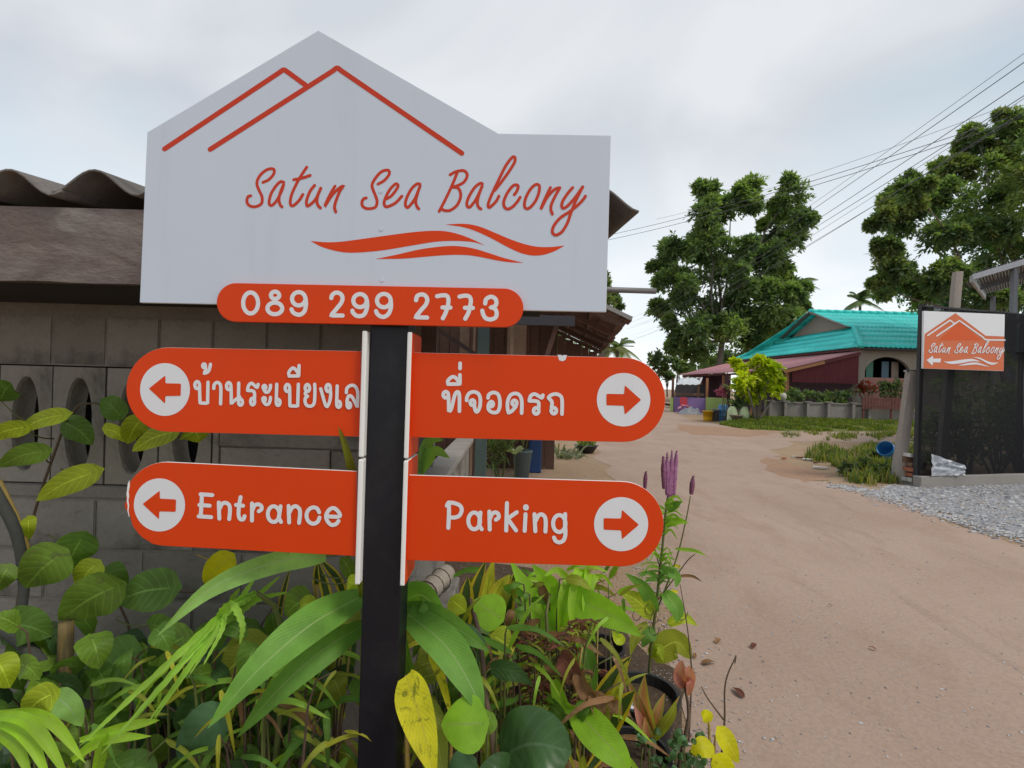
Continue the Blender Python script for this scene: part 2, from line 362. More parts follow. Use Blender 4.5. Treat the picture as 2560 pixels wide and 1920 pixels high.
T_UL = [ell(160,350,28,42), [(188,350),(190,450),(195,565,0),(285,568,0),(290,315)], ell(243,118,17,22), [(258,130),(262,165),(243,210,0),(290,190),(312,140),(320,100)],
 [(360,390),(365,345),(400,318),(435,340),(445,400),(442,575)], ell(540,362,26,42), [(566,362),(570,450),(570,575,0),(615,530),(672,492)], [(660,325),(658,450),(657,545)], ell(682,555,24,36),
 [(893,342),(880,377),(850,355),(815,328),(780,355),(765,415,0),(830,420),(850,450),(850,530)], ell(828,547,24,40),
 ell(970,375,17,21), [(958,392),(985,435),(1020,425),(1040,385),(1043,352)], ell(966,520,16,20), [(956,545),(985,580),(1020,575),(1040,530),(1043,497)],
 [(1118,340),(1115,450),(1112,545)], ell(1135,557,23,36), ell(1247,385,27,42), [(1273,385),(1275,480),(1276,600,0),(1370,602,0),(1378,340)],
 [(1268,240),(1265,195),(1310,145),(1355,175),(1385,240,0),(1268,241)], [(1387,115),(1383,235)],
 ell(1487,385,26,42), [(1472,425),(1462,455),(1492,488,0),(1466,500),(1460,550),(1480,592),(1530,602),(1568,565),(1577,450),(1575,340)],
 ell(1737,385,26,42), [(1762,390),(1766,480),(1750,560),(1725,610,0),(1700,575),(1648,395)], [(1845,360),(1842,470),(1838,565)], ell(1862,580,23,36),
 [(1955,440),(1962,390),(2000,357),(2050,357),(2083,400),(2093,470),(2088,618,0),(2062,560),(2022,490),(1985,480),(1965,530),(1964,590)], ell(1986,592,21,30)]
arrow_board(stadium((421,974.2),(902,984.9),105.5,107,right=False), 1.358, T_UL, ZF, 40, (324,424,152,161),
  [(226,418),(327,338),(327,386),(422,388),(420,463),(327,464),(325,510)], Z2)
jag = []
random.seed(3)
for (x, y) in stadium((415,1261),(891.5,1284.5),105.8,106,right=False):
    if x < 420 and y > 1215: q = 1-min(1, abs(y-1300)/130); x += q*random.uniform(3, 11); y -= q*random.uniform(0, 3)
    jag.append((x, y))
# densify the broken tip so the chipped edge is ragged
jj = []
for i in range(len(jag)):
    a, b = jag[i], jag[(i+1) % len(jag)]; jj.append(a)
    if a[0] < 400 and a[1] > 1210 and b[0] < 400: jj.append(((a[0]+b[0])/2+random.uniform(-2, 3.5), (a[1]+b[1])/2+random.uniform(-1, 1)))
S_ENT = [[(167,135),(322,145)], [(185,150),(170,420)], [(152,275),(288,285)], [(142,425),(308,435)],
 [(407,243),(415,455)], [(420,320),(450,262),(500,247),(545,280),(555,350),(545,460)], [(695,172),(675,280),(668,400),(690,460),(730,462),(748,422)], [(635,275),(728,285)],
 [(845,255),(845,480)], [(852,340),(880,282),(930,267),(968,290),(970,330),(935,358)], ell(1130,395,76,103), [(1222,292),(1205,400),(1200,440),(1228,498)],
 [(1327,287),(1335,505)], [(1340,370),(1375,310),(1425,292),(1470,330),(1478,400),(1465,510)], [(1730,370),(1700,320),(1640,308),(1582,350),(1563,420),(1590,490),(1650,521),(1710,495),(1735,440)],
 [(1830,425),(1995,425),(1980,360),(1920,315),(1860,340),(1822,410),(1835,480),(1890,535),(1950,525),(1985,485)]]
arrow_board(jj, 1.350, S_ENT, ZH, 52, (290,1128,156,162), [(188,1122),(293,1040),(293,1089),(392,1094),(390,1170),(290,1167),(288,1215)], Z2, None, [(103,975),(92,1000),(88,1035),(84,1060),(88,1085),(86,1105),(92,1135),(90,1165),(99,1200),(103,1200),(97,1165),(101,1130),(96,1100),(101,1075),(98,1045),(105,1010)])
T_UR = [ell(155,675,40,48), [(195,672),(200,760),(203,935,0),(240,900),(300,675),(345,632),(370,690),(370,935)], [(192,505),(188,455),(240,402),(290,395),(340,440),(376,505,0),(192,508)], [(378,362),(378,500)], [(382,178),(380,260)],
 [(485,765),(490,710),(530,650),(600,630),(670,660),(700,740),(695,850),(670,920),(640,945),(615,905),(605,830)], ell(577,800,34,42),
 [(822,725),(840,670),(910,640),(980,670),(1008,760),(1005,870),(970,945),(900,955),(840,920),(825,860),(838,812)], ell(874,822,30,38),
 [(1353,965),(1355,780),(1325,690),(1260,655),(1180,680),(1135,770),(1130,880),(1145,962,0),(1200,930),(1262,860)], ell(1240,805,36,40),
 [(1688,682),(1670,722),(1620,695),(1560,665),(1500,690),(1470,772,0),(1570,775),(1620,800),(1620,900)], ell(1582,930,40,48),
 [(1990,980),(1992,780),(1970,700),(1900,665),(1820,680),(1775,720,0),(1830,790),(1825,880)], ell(1860,927,40,46)]
arrow_board(stadium((1027,987.0),(1557.6,999.6),106,105.8,left=False), 1.362, T_UR, ZG, 58, (1705,486,163,163),
  [(1600,450),(1708,452),(1712,398),(1812,487),(1712,577),(1706,523),(1600,520)], Z3, [(1303,212.5),(1325,213),(1331,221),(1337,213.5),(1360,214),(1351,243),(1331,252),(1312,245)])
S_PARK = [[(197,160),(200,300),(190,550)], [(168,210),(195,168),(280,170),(370,210),(395,280),(360,360),(290,390),(215,390)], ell(587,443,90,128), [(683,315),(668,450),(670,515),(703,570)],
 [(820,300),(825,575)], [(832,400),(860,340),(910,312),(955,335),(962,390),(920,425)], [(1090,170),(1078,590)], [(1240,310),(1108,402)], [(1105,415),(1230,588)],
 [(1375,340),(1362,595)], ell(1381,235,14,18), [(1512,340),(1525,600)], [(1532,440),(1570,365),(1620,342),(1670,380),(1685,460),(1680,605)], ell(1893,483,95,130), [(1983,337),(1980,480),(1987,640),(1960,735),(1900,770),(1840,750),(1812,698)]]
arrow_board(stadium((1016,1294),(1552.8,1310.2),106.5,106.3,left=False), 1.352, S_PARK, ZI, 62, (1690,1245,165,165),
  [(1583,1208),(1690,1210),(1695,1157),(1798,1248),(1695,1337),(1690,1283),(1583,1278)], Z3)
# ------------------------------------------------------------ ground, road, gravel, soil
def earth(name, c1, c2, c3, grit, big=0.5, rough=0.95, bumpd=0.02, peb=55.0, pebamt=0.5, fine=0.5):
    m, n, l, b = newmat(name)
    a = ramp(n, l, noi(n, l, big, 7, 0.62, dist=0.4), 0.36, 0.64)
    col = mixc(n, l, a, c1, c2)
    s2 = ramp(n, l, noi(n, l, big*3.7, 6, 0.7, stretch=(1, 0.45, 1)), 0.50, 0.78)
    col = mixc(n, l, s2, col, c3)
    f = noi(n, l, 42, 5, 0.75)
    tr_ = ramp(n, l, noi(n, l, big*2.2, 8, 0.72, stretch=(1.6, 0.35, 1), dist=0.8), 0.56, 0.74)
    tk = n.new('ShaderNodeMath'); tk.operation = 'MULTIPLY'; tk.inputs[1].default_value = 0.7; l.new(tr_, tk.inputs[0])
    col = mixc(n, l, tk.outputs[0], col, tuple(x*0.68 for x in c1))
    col = mixc(n, l, fine, col, mixc(n, l, ramp(n, l, f, 0.3, 0.7), tuple(x*0.45 for x in c1), tuple(min(1, x*1.45) for x in c2)))
    t = n.new('ShaderNodeTexCoord'); v = n.new('ShaderNodeTexVoronoi'); v.inputs['Scale'].default_value = peb; l.new(t.outputs['Object'], v.inputs['Vector'])
    pm = ramp(n, l, v.outputs['Distance'], 0.16, 0.26, (1, 1, 1), (0, 0, 0))
    sel = ramp(n, l, noi(n, l, 7, 3, 0.6), 0.62-0.2*pebamt, 0.75-0.2*pebamt)
    mm = n.new('ShaderNodeMath'); mm.operation = 'MULTIPLY'; l.new(pm, mm.inputs[0]); l.new(sel, mm.inputs[1])
    hs = n.new('ShaderNodeHueSaturation'); hs.inputs['Saturation'].default_value = 0.25; l.new(v.outputs['Color'], hs.inputs['Color'])
    col = mixc(n, l, mm.outputs[0], col, mixc(n, l, 0.5, hs.outputs[0], grit))
    l.new(col, b.inputs['Base Color']); b.inputs['Roughness'].default_value = rough; b.inputs['Specular IOR Level'].default_value = 0.2
    h = n.new('ShaderNodeMath'); h.operation = 'ADD'; l.new(f, h.inputs[0]); l.new(mm.outputs[0], h.inputs[1])
    h2 = n.new('ShaderNodeMath'); h2.operation = 'ADD'; l.new(h.outputs[0], h2.inputs[0]); sm = n.new('ShaderNodeMath'); sm.operation = 'MULTIPLY'; sm.inputs[1].default_value = 0.35; l.new(noi(n, l, 5, 5, 0.6), sm.inputs[0]); l.new(sm.outputs[0], h2.inputs[1])
    bump(n, l, b, h2.outputs[0], 0.7, bumpd); return m
DIRT = earth('dry_dirt', (0.32, 0.21, 0.13), (0.40, 0.28, 0.18), (0.25, 0.145, 0.08), (0.5, 0.46, 0.4), 0.55, pebamt=1.0)
ROAD = earth('compacted_road', (0.36, 0.256, 0.197), (0.42, 0.306, 0.24), (0.30, 0.195, 0.135), (0.38, 0.32, 0.27), 0.55, bumpd=0.006, peb=70, pebamt=0.15, fine=0.22)
REDD = earth('red_dirt', (0.36, 0.215, 0.135), (0.38, 0.245, 0.165), (0.30, 0.15, 0.085), (0.4, 0.3, 0.25), 0.9)
GRAVB = earth('grey_gravel_bed', (0.23, 0.23, 0.24), (0.36, 0.36, 0.37), (0.30, 0.26, 0.21), (0.5, 0.5, 0.5), 1.2, peb=38, pebamt=2.2)
SOIL = earth('dark_soil', (0.075, 0.05, 0.034), (0.11, 0.075, 0.05), (0.05, 0.034, 0.024), (0.3, 0.27, 0.22), 1.6, peb=60, pebamt=0.8)
GRASSG = earth('grass_turf', (0.10, 0.125, 0.025), (0.16, 0.18, 0.045), (0.28, 0.22, 0.11), (0.2, 0.2, 0.1), 0.8)
def sheet(name, pts, z, m, wob=0.0, step=0.4, kind='structure', parent=None):
    out = []; n = len(pts)
    for i in range(n):
        a, b = Vector(pts[i]).xy, Vector(pts[(i+1) % n]).xy; k = max(1, min(60, int((b-a).length/step)))
        for q in range(k):
            p = a.lerp(b, q/k); w_ = wob*min(1.0, 0.25+p.length/10)
            p = p + Vector((noise.noise((p.x*1.7, p.y*1.7, z*900)), noise.noise((p.x*1.7+9, p.y*1.7, z*900))))*w_ + Vector((noise.noise((p.x*7, p.y*7, z*900+5)), noise.noise((p.x*7+9, p.y*7, z*900+5))))*w_*.4
            out.append((p.x, p.y, z))
    o = mesh(name, out, [tuple(range(len(out)))], m, parent)
    if o.data.polygons[0].normal.z < 0: o.data.flip_normals()
    return tag(o, kind=kind) if kind else o
sheet('ground', [(-300, -60, 0), (300, -60, 0), (300, 700, 0), (-300, 700, 0)], 0.0, DIRT, 0, 1000)
sheet('road', [(0.75, -4, 0), (0.80, 1.2, 0), G(1775, 1900), G(1700, 1650), G(1640, 1480), G(1570, 1260), G(1500, 1150), G(1470, 1090), G(1480, 1040), G(1540, 1010), G(1600, 990),
    G(1640, 990), G(1660, 1005), G(1680, 1028), G(1735, 1052), G(1850, 1068), G(1990, 1074), G(2330, 1077), G(2330, 1108), G(1990, 1105), G(1925, 1125), G(1935, 1165), G(2010, 1200), G(2130, 1222), G(2245, 1262), G(2400, 1308), G(2560, 1362), (11, 4.0, 0), (11, 3.0, 0), (9, -4, 0)], 0.004, ROAD, 0.35)
sheet('red_dirt_patch', [G(1690, 1060), G(1760, 1066), G(1900, 1073), G(1960, 1081), G(1860, 1091), G(1740, 1086), G(1700, 1076)], 0.006, REDD, 0.5, 0.5)
sheet('red_dirt_patch', [G(1900, 1145), G(1985, 1160), G(2080, 1185), G(2100, 1205), G(2000, 1205), G(1920, 1175)], 0.006, REDD, 0.3, 0.3)
gpoly = [G(2160, 1226), G(2240, 1214), G(2310, 1219), G(2560, 1202), (16, 9.4, 0), (16, 4.4, 0), G(2560, 1352), G(2400, 1300), G(2250, 1256)]
sheet('gravel_bed', gpoly, 0.0065, GRAVB, 0.22, 0.25)
sheet('soil_bed', [(-3.4, 0.2, 0), (0.35, 0.2, 0), (0.6, 1.2, 0), (0.78, 1.9, 0), (0.86, 2.6, 0), (0.70, 3.4, 0), (0.2, 4.2, 0), (-0.5, 4.4, 0), (-0.5, 2.04, 0), (-3.4, 2.04, 0)], 0.010, SOIL, 0.22, 0.15)
def inside(p, poly):
    r = False; n = len(poly)
    for i in range(n):
        a, b = poly[i], poly[(i+1) % n]
        if (a[1] > p[1]) != (b[1] > p[1]) and p[0] < (b[0]-a[0])*(p[1]-a[1])/(b[1]-a[1])+a[0]: r = not r
    return r
def stones(name, spots, smin, smax, mats_):
    V = []; Fc = []; mi = []
    for (x, y, z) in spots:
        s = random.uniform(smin, smax); n = len(V); an = random.random()*6.28; sx, sy, sz = s*random.uniform(.7, 1.3), s*random.uniform(.5, 1), s*random.uniform(.35, .7)
        for (a, b, c_) in ((1,0,0),(0,1,0),(-1,0,0),(0,-1,0),(.25,.1,1),(0,0,-.6),(.7,.7,.55),(-.7,-.6,.5)):
            a += jit(.2); b += jit(.2); V.append((x+(a*math.cos(an)-b*math.sin(an))*sx, y+(a*math.sin(an)+b*math.cos(an))*sy, z+c_*sz))
        Fc += [tuple(n+i for i in q) for q in ((0,6,4),(6,1,4),(1,2,4),(2,7,4),(7,3,4),(3,0,4),(0,1,6),(2,3,7),(1,0,5),(2,1,5),(3,2,5),(0,3,5))]; mi += [random.randrange(len(mats_))]*12
    return mesh(name, V, Fc, None, mats=mats_, midx=mi)
ST = [surf('stone_%s' % k, c, None, 20, 0.85, 80, 0.3) for k, c in (('light', (0.50, 0.495, 0.50)), ('mid', (0.36, 0.355, 0.365)), ('dark', (0.20, 0.197, 0.21)), ('warm', (0.42, 0.36, 0.30)))]
random.seed(11); sp = []
g2 = [(p[0], p[1]) for p in gpoly]
while len(sp) < 8500:
    y = 3.6+5.8*random.random()**1.2; p = (random.uniform(3.2, 11), y)
    e_ = .12 if random.random() < .8 else .45; q = (p[0]+jit(e_), p[1]+jit(e_))
    if inside(p, g2) : sp.append((q[0], q[1], 0.008))
ed_ = [G(2100, 1216), G(2160, 1226), G(2250, 1256), G(2400, 1300), G(2560, 1352)]
for _ in range(1500):
    i = random.randrange(4); p = ed_[i].lerp(ed_[i+1], random.random()); sp.append((p.x+random.gauss(-.04, .13), p.y+random.gauss(-.04, .13), .007))
big_ = stones('coarse_gravel', sp[:300], 0.026, 0.045, [ST[0], ST[0], ST[1], ST[2]]); tag(big_, 'coarser pale stones lying on top of the gravel', 'gravel', kind='stuff')
tag(stones('gravel', sp[500:], 0.010, 0.027, [ST[0], ST[0], ST[1], ST[1], ST[2], ST[3]]), 'loose grey crushed gravel spread beside the dirt road', 'gravel', kind='stuff')
sp = []
for _ in range(900):
    t = random.random(); y = 1.4+t*4.5; x = 0.62+0.10*y*0+0.26*(y-1.4)*0.55+abs(random.gauss(0, 0.16)); sp.append((x, y, 0.006))
for _ in range(260):
    v = G(random.uniform(1250, 1500), random.uniform(1115, 1200)); sp.append((v.x, v.y, 0.005))
for _ in range(600):
    v = G(random.uniform(1600, 2560), 1120+780*random.random()**1.3); sp.append((v.x, v.y, 0.005))
tag(stones('road_grit', sp, 0.003, 0.010, [ST[0], ST[3], ST[3], ST[1], ST[2]]), 'small pale pebbles and grit along the edge of the dirt road', 'pebbles', kind='stuff')
# ------------------------------------------------------------ foliage helpers
def leafmat(name, c, vein=None, edge=None, back=None, rough=0.48, trans=0.38, blotch=None, side=14.0, objvar=0.20, spec=0.25):
    """leaf with midrib and side veins from its own UVs (u across, v along)"""
    c = (min(.66, c[0]*1.18), min(.62, c[1]*1.12), c[2])
    m, n, l, b = newmat(name); out = n['Material Output']
    uvn = n.new('ShaderNodeUVMap'); sp_ = n.new('ShaderNodeSeparateXYZ'); l.new(uvn.outputs[0], sp_.inputs[0])
    def M(op, a, b_=None):
        q = n.new('ShaderNodeMath'); q.operation = op
        for i, s in enumerate((a, b_)):
            if s is None: continue
            if isinstance(s, (int, float)): q.inputs[i].default_value = s
            else: l.new(s, q.inputs[i])
        return q.outputs[0]
    du = M('ABSOLUTE', M('SUBTRACT', sp_.outputs[0], 0.5))          # 0 at midrib .. 0.5 at margin
    vein = vein or tuple(min(1, x*1.7+0.03) for x in c)
    t = n.new('ShaderNodeTexCoord'); nz = noi(n, l, 9.0, 4, 0.6); nf = noi(n, l, 60, 3, 0.6)
    col = mixc(n, l, ramp(n, l, nz, 0.3, 0.7), tuple(x*0.72 for x in c), tuple(min(1, x*1.25) for x in c))
    sv = M('SINE', M('MULTIPLY', M('SUBTRACT', sp_.outputs[1], M('MULTIPLY', du, 0.55)), side*6.2832))
    svm = ramp(n, l, sv, 0.80, 1.0); svk = M('MULTIPLY', svm, 0.35); col = mixc(n, l, svk, col, vein)
    mid = ramp(n, l, du, 0.012, 0.032, (1, 1, 1), (0, 0, 0)); mk = M('MULTIPLY', mid, 0.8); col = mixc(n, l, mk, col, vein)
    if edge:
        wob = M('ADD', du, M('MULTIPLY', M('SUBTRACT', nf, 0.5), 0.10))
        col = mixc(n, l, ramp(n, l, wob, 0.27, 0.31), col, edge)
    if blotch:
        col = mixc(n, l, ramp(n, l, noi(n, l, 22, 5, 0.7, dist=1.0), 0.55, 0.66), col, blotch)
    sk = M('MULTIPLY', ramp(n, l, noi(n, l, 38, 4, 0.65), 0.69, 0.73), 0.7); col = mixc(n, l, sk, col, (.16, .11, .045))
    oi = n.new('ShaderNodeObjectInfo'); mr = n.new('ShaderNodeMapRange'); l.new(oi.outputs['Random'], mr.inputs[0]); mr.inputs[3].default_value = 1-objvar; mr.inputs[4].default_value = 1+objvar
    hv = n.new('ShaderNodeHueSaturation'); l.new(mr.outputs[0], hv.inputs['Value']); l.new(col, hv.inputs['Color']); col = hv.outputs[0]
    l.new(col, b.inputs['Base Color']); b.inputs['Roughness'].default_value = rough; b.inputs['Specular IOR Level'].default_value = spec
    h = M('ADD', M('MULTIPLY', sv, -0.3), M('MULTIPLY', nf, 0.4)); bump(n, l, b, h, 0.35, 0.002)
    tr = n.new('ShaderNodeBsdfTranslucent'); tcol = mixc(n, l, 1.0, col, (1.5, 1.6, 0.5), 'MULTIPLY'); l.new(tcol, tr.inputs['Color'])
    ms = n.new('ShaderNodeMixShader'); ms.inputs[0].default_value = trans
    l.new(b.outputs[0], ms.inputs[1]); l.new(tr.outputs[0], ms.inputs[2]); l.new(ms.outputs[0], out.inputs['Surface'])
    return m
PROF = {
 'lance': lambda v: (max(0.0, math.sin(math.pi*min(1, v*0.93+0.07)**0.72)))**0.9,
 'strap': lambda v: min(1.0, 0.55+v*1.3)*(1-max(0, (v-0.55)/0.45)**2.2),
 'oval':  lambda v: math.sqrt(max(0.0, math.sin(math.pi*min(1, v*0.97+0.03)**0.85))),
 'heart': lambda v: math.sin(math.pi/2*min(1, v/0.30))**0.55 if v < 0.30 else max(0.0, math.cos((v-0.30)/0.70*math.pi/2))**0.74,
 'blade': lambda v: (1-v)**0.5*min(1, 0.4+v*4),
}
def curve3(pts, n):
    q = [Vector(p) for p in pts]
    if len(q) == 2: q = [q[0], (q[0]+q[1])/2, q[1]]
    L = len(q); out = []
    for k_ in range(n+1):
        t = k_/n*(L-1); i = min(int(t), L-2); t -= i
        p0 = q[i-1] if i else q[0]*2-q[1]; p3 = q[i+2] if i+2 < L else q[-1]*2-q[-2]; p1, p2 = q[i], q[i+1]
        out.append(0.5*((2*p1)+(p2-p0)*t+(2*p0-5*p1+4*p2-p3)*t*t+(3*p1-p0-3*p2+p3)*t**3))
    return out
CAMP = Vector((0, 0, EYE))
def leaf(parent, pts, width, m, shape='lance', roll=0.0, fold=0.25, wave=0.0, serr=0.0, n=14, name='leaf', face=None, curl=0.0):
    """a single blade: midrib through world points, folded along it, slightly wavy"""
    mid = curve3(pts, n); V = []; UV = []; Fc = []; ph = random.random()*6.28
    prof = PROF[shape]; heart = shape == 'heart'
    lobe = 0.17 if heart else 0.0; Ltot = (mid[-1]-mid[0]).length
    for i, p in enumerate(mid):
        v = i/n; t = (mid[min(i+1, n)]-mid[max(i-1, 0)]).normalized()
        nrm = ((CAMP if face is None else p+Vector(face))-p).normalized()
        s = t.cross(nrm)
        if s.length < 1e-3: s = t.cross(Vector((0, 0, 1)))
        s.normalize(); s = Matrix.Rotation(R(roll), 3, t) @ s; u = s.cross(t)
        w2 = max(prof(v), 0.0)*width/2
        if serr and 0 < i < n: w2 *= 1+serr*(1 if i % 2 else -1)
        wv = wave*width*math.sin(v*13+ph)
        for j, f in enumerate((-1, -0.55, 0, 0.55, 1)):
            back = -t*lobe*Ltot*abs(f)*max(0, 1-v*2.6) if heart else Vector((0, 0, 0))
            V.append(p + s*f*w2 + u*(abs(f)*w2*fold*1.0 - curl*f*f*w2 + (wv*abs(f)*(1 if f > 0 else -1) if abs(f) == 1 else wv*0.4*f)) + back); UV.append((0.5+f*0.5, v))
    for i in range(n):
        for j in range(4): Fc.append((i*5+j, i*5+j+1, (i+1)*5+j+1, (i+1)*5+j))
    return mesh(name, V, Fc, m, parent, uv=UV, smooth=True)
def stem(parent, pts, r0, r1, m, name='stem', n=None, sides=7):
    c_ = curve3(pts, n or max(4, 3*(len(pts)-1))); k_ = len(c_)
    mb_ = MB(); mb_.tube(c_, [r0+(r1-r0)*i/(k_-1) for i in range(k_)], sides)
    return mb_.build(name, m, parent, smooth=True)
def pxs(pts, d=None):
    return [P(p[0], p[1], p[2] if len(p) > 2 else d) for p in pts]
TRUNK = surf('bark', (0.17, 0.14, 0.115), (0.10, 0.085, 0.07), 3, 0.9, 25, 0.6, stretch=(3, 3, 0.6))
STEMG = surf('green_stem', (0.12, 0.15, 0.04), (0.16, 0.15, 0.05), 12, 0.6, 80, 0.1)
STEMB = surf('brown_stem', (0.13, 0.085, 0.055), (0.08, 0.055, 0.04), 15, 0.8, 80, 0.3)
STEMY = surf('yellow_stem', (0.36, 0.25, 0.06), (0.26, 0.18, 0.06), 15, 0.6, 80, 0.2)
def farleaf(name, c, trans=0.5):
    m, n, l, b = newmat(name); out = n['Material Output']
    col = mixc(n, l, ramp(n, l, noi(n, l, 0.9, 4, 0.6), 0.3, 0.7), tuple(x*0.65 for x in c), tuple(x*1.3 for x in c))
    l.new(col, b.inputs['Base Color']); b.inputs['Roughness'].default_value = 0.5; b.inputs['Specular IOR Level'].default_value = 0.3
    tr = n.new('ShaderNodeBsdfTranslucent'); l.new(mixc(n, l, 1.0, col, (1.3, 1.5, 0.5), 'MULTIPLY'), tr.inputs['Color'])
    ms = n.new('ShaderNodeMixShader'); ms.inputs[0].default_value = trans; l.new(b.outputs[0], ms.inputs[1]); l.new(tr.outputs[0], ms.inputs[2]); l.new(ms.outputs[0], out.inputs['Surface']); return m
FL = {k_: farleaf('foliage_'+k_, c_) for k_, c_ in dict(dark=(0.13, 0.19, 0.105), mid=(0.18, 0.25, 0.115), light=(0.245, 0.32, 0.125), olive=(0.225, 0.25, 0.115), yellow=(0.42, 0.46, 0.02), red=(0.30, 0.05, 0.025), pink=(0.50, 0.12, 0.30), grey=(0.08, 0.11, 0.06)).items()}  # foliage greens lightened and desaturated in place of haze
def crown(name, blobs, parent, mats, leafsize, twigs, per, droop=0.25, seed=1, asp=0.42, kind=None):
    """sprays of small leaves on twigs radiating from each clump"""
    rnd = random.Random(seed); V = []; Fc = []; mi = []; nm = len(mats)
    for (bx, by, bz, br) in blobs:
        tone = rnd.randrange(nm)
        for _ in range(max(3, int(twigs*rnd.uniform(.7, 1.3)))):
            d = Vector((rnd.gauss(0, 1), rnd.gauss(0, 1), rnd.gauss(0.15, 0.9))).normalized(); L = br*rnd.uniform(0.65, 1.18); s0 = br*rnd.uniform(0.05, 0.45)
            mt = tone if rnd.random() < 0.65 else rnd.randrange(nm)
            for k_ in range(per):
                t = (k_+rnd.random())/per; dist = s0+(L-s0)*t
                p = Vector((bx, by, bz))+d*dist+Vector((0, 0, -droop*br*t*t))+Vector((rnd.gauss(0, 1), rnd.gauss(0, 1), rnd.gauss(0, .7)))*br*0.09
                ax = (d+Vector((rnd.gauss(0, .8), rnd.gauss(0, .8), rnd.gauss(-0.3, .6)))).normalized(); s = ax.cross(Vector((rnd.gauss(0, .5), rnd.gauss(0, .5), 1)))
                if s.length < 1e-3: continue
                s.normalize(); l_ = leafsize*rnd.uniform(.6, 1.25); w_ = l_*asp; n = len(V)
                V += [p, p+ax*l_*.5+s*w_*.5, p+ax*l_, p+ax*l_*.5-s*w_*.5]; Fc.append((n, n+1, n+2, n+3)); mi.append(mt)
    o = mesh(name, V, Fc, None, parent, mats=mats, midx=mi)
    if kind: o['kind'] = kind
    return o
def limb(mb_, a, b, r0, r1, bend=0.1, n=6):
    a, b = Vector(a), Vector(b); off = Vector((jit(1), jit(1), jit(.5)))*(b-a).length*bend
    pts = [a.lerp(b, i/n)+off*math.sin(math.pi*i/n) for i in range(n+1)]; mb_.tube(pts, [r0+(r1-r0)*i/n for i in range(n+1)], 9); return pts
def tree(name, base, blobs, label, mats, leafsize, twigs, per, r0, fork=0.35, group=None, seed=1, droop=.25, nl=14):
    t = thing(name, base, label, 'tree', group); base = Vector(base); random.seed(seed)
    cx = sum(b[0] for b in blobs)/len(blobs); cy = sum(b[1] for b in blobs)/len(blobs); zt2 = max(b[2] for b in blobs); zb = min(b[2]-b[3] for b in blobs)
    mb_ = MB(); fz = base.z+(zt2-base.z)*fork; fk = Vector((base.x+(cx-base.x)*0.4, base.y+(cy-base.y)*.4, fz))
    limb(mb_, base-Vector((0, 0, .2)), fk, r0, r0*0.62, .04)
    bl = sorted(blobs, key=lambda b: -b[3]); step = max(1, len(bl)//nl)
    for b in bl[::step]:
        md = fk.lerp(Vector(b[:3]), 0.5)+Vector((0, 0, 0.1*(b[2]-fz))); limb(mb_, fk+Vector((0, 0, -r0*.6)), md, r0*0.42, r0*0.24, .12); limb(mb_, md, Vector(b[:3]), r0*0.24, r0*0.05, .1)
    mb_.build('trunk', TRUNK, t, smooth=True)
    rnd = random.Random(seed); bb = []
    for b in blobs:
        bb.append((b[0], b[1], b[2], b[3]*.86))
        for _ in range(3):
            dv2 = Vector((rnd.gauss(0, 1), rnd.gauss(0, 1), rnd.gauss(.1, .8))).normalized()*b[3]*rnd.uniform(.65, 1.0); bb.append((b[0]+dv2.x, b[1]+dv2.y, b[2]+dv2.z, b[3]*rnd.uniform(.28, .5)))
    crown('crown', bb, t, mats, leafsize, max(3, int(twigs*.58)), per, droop, seed)
    return t
def blobset(zoom, lst, d, depth, seed=1):
    rnd = random.Random(seed); out = []
    for x, y, r_ in lst:
        dd = d+rnd.uniform(-depth, depth); v = P(zoom[0]+x/zoom[2], zoom[1]+y/zoom[2], dd); out.append((v.x, v.y, v.z, r_/zoom[2]/F*dd))
    return out
def shrub(name, c, rad, label, cat, mats, leafsize, n, group=None, seed=1, stemh=None, m_stem=None, per=7, asp=.45):
    """c: ground point; rad (rx, ry, rz) of the leafy part whose centre is stemh above ground"""
    t = thing(name, c, label, cat, group); rnd = random.Random(seed); c = Vector(c); rx, ry, rz = rad; h = stemh if stemh is not None else rz
    mb_ = MB(); k_ = 5; random.seed(seed)
    bl = []
    for i in range(9):
        a = rnd.random()*6.28; q = rnd.random()**.5*0.62; bl.append((c.x+math.cos(a)*q*rx, c.y+math.sin(a)*q*ry, c.z+h+rnd.uniform(-.55, .6)*rz, 0.48*min(rx, rz)*rnd.uniform(.7, 1.15)))
    for b in bl[:k_]: limb(mb_, c+Vector((jit(.05), jit(.05), -0.05)), Vector(b[:3]), 0.03*max(rx, rz), 0.008, .12, 4)
    mb_.build('stem', m_stem or STEMB, t, smooth=True)
    crown('foliage', bl, t, mats, leafsize, max(3, n//(9*per)), per, .2, seed, asp)
    return t
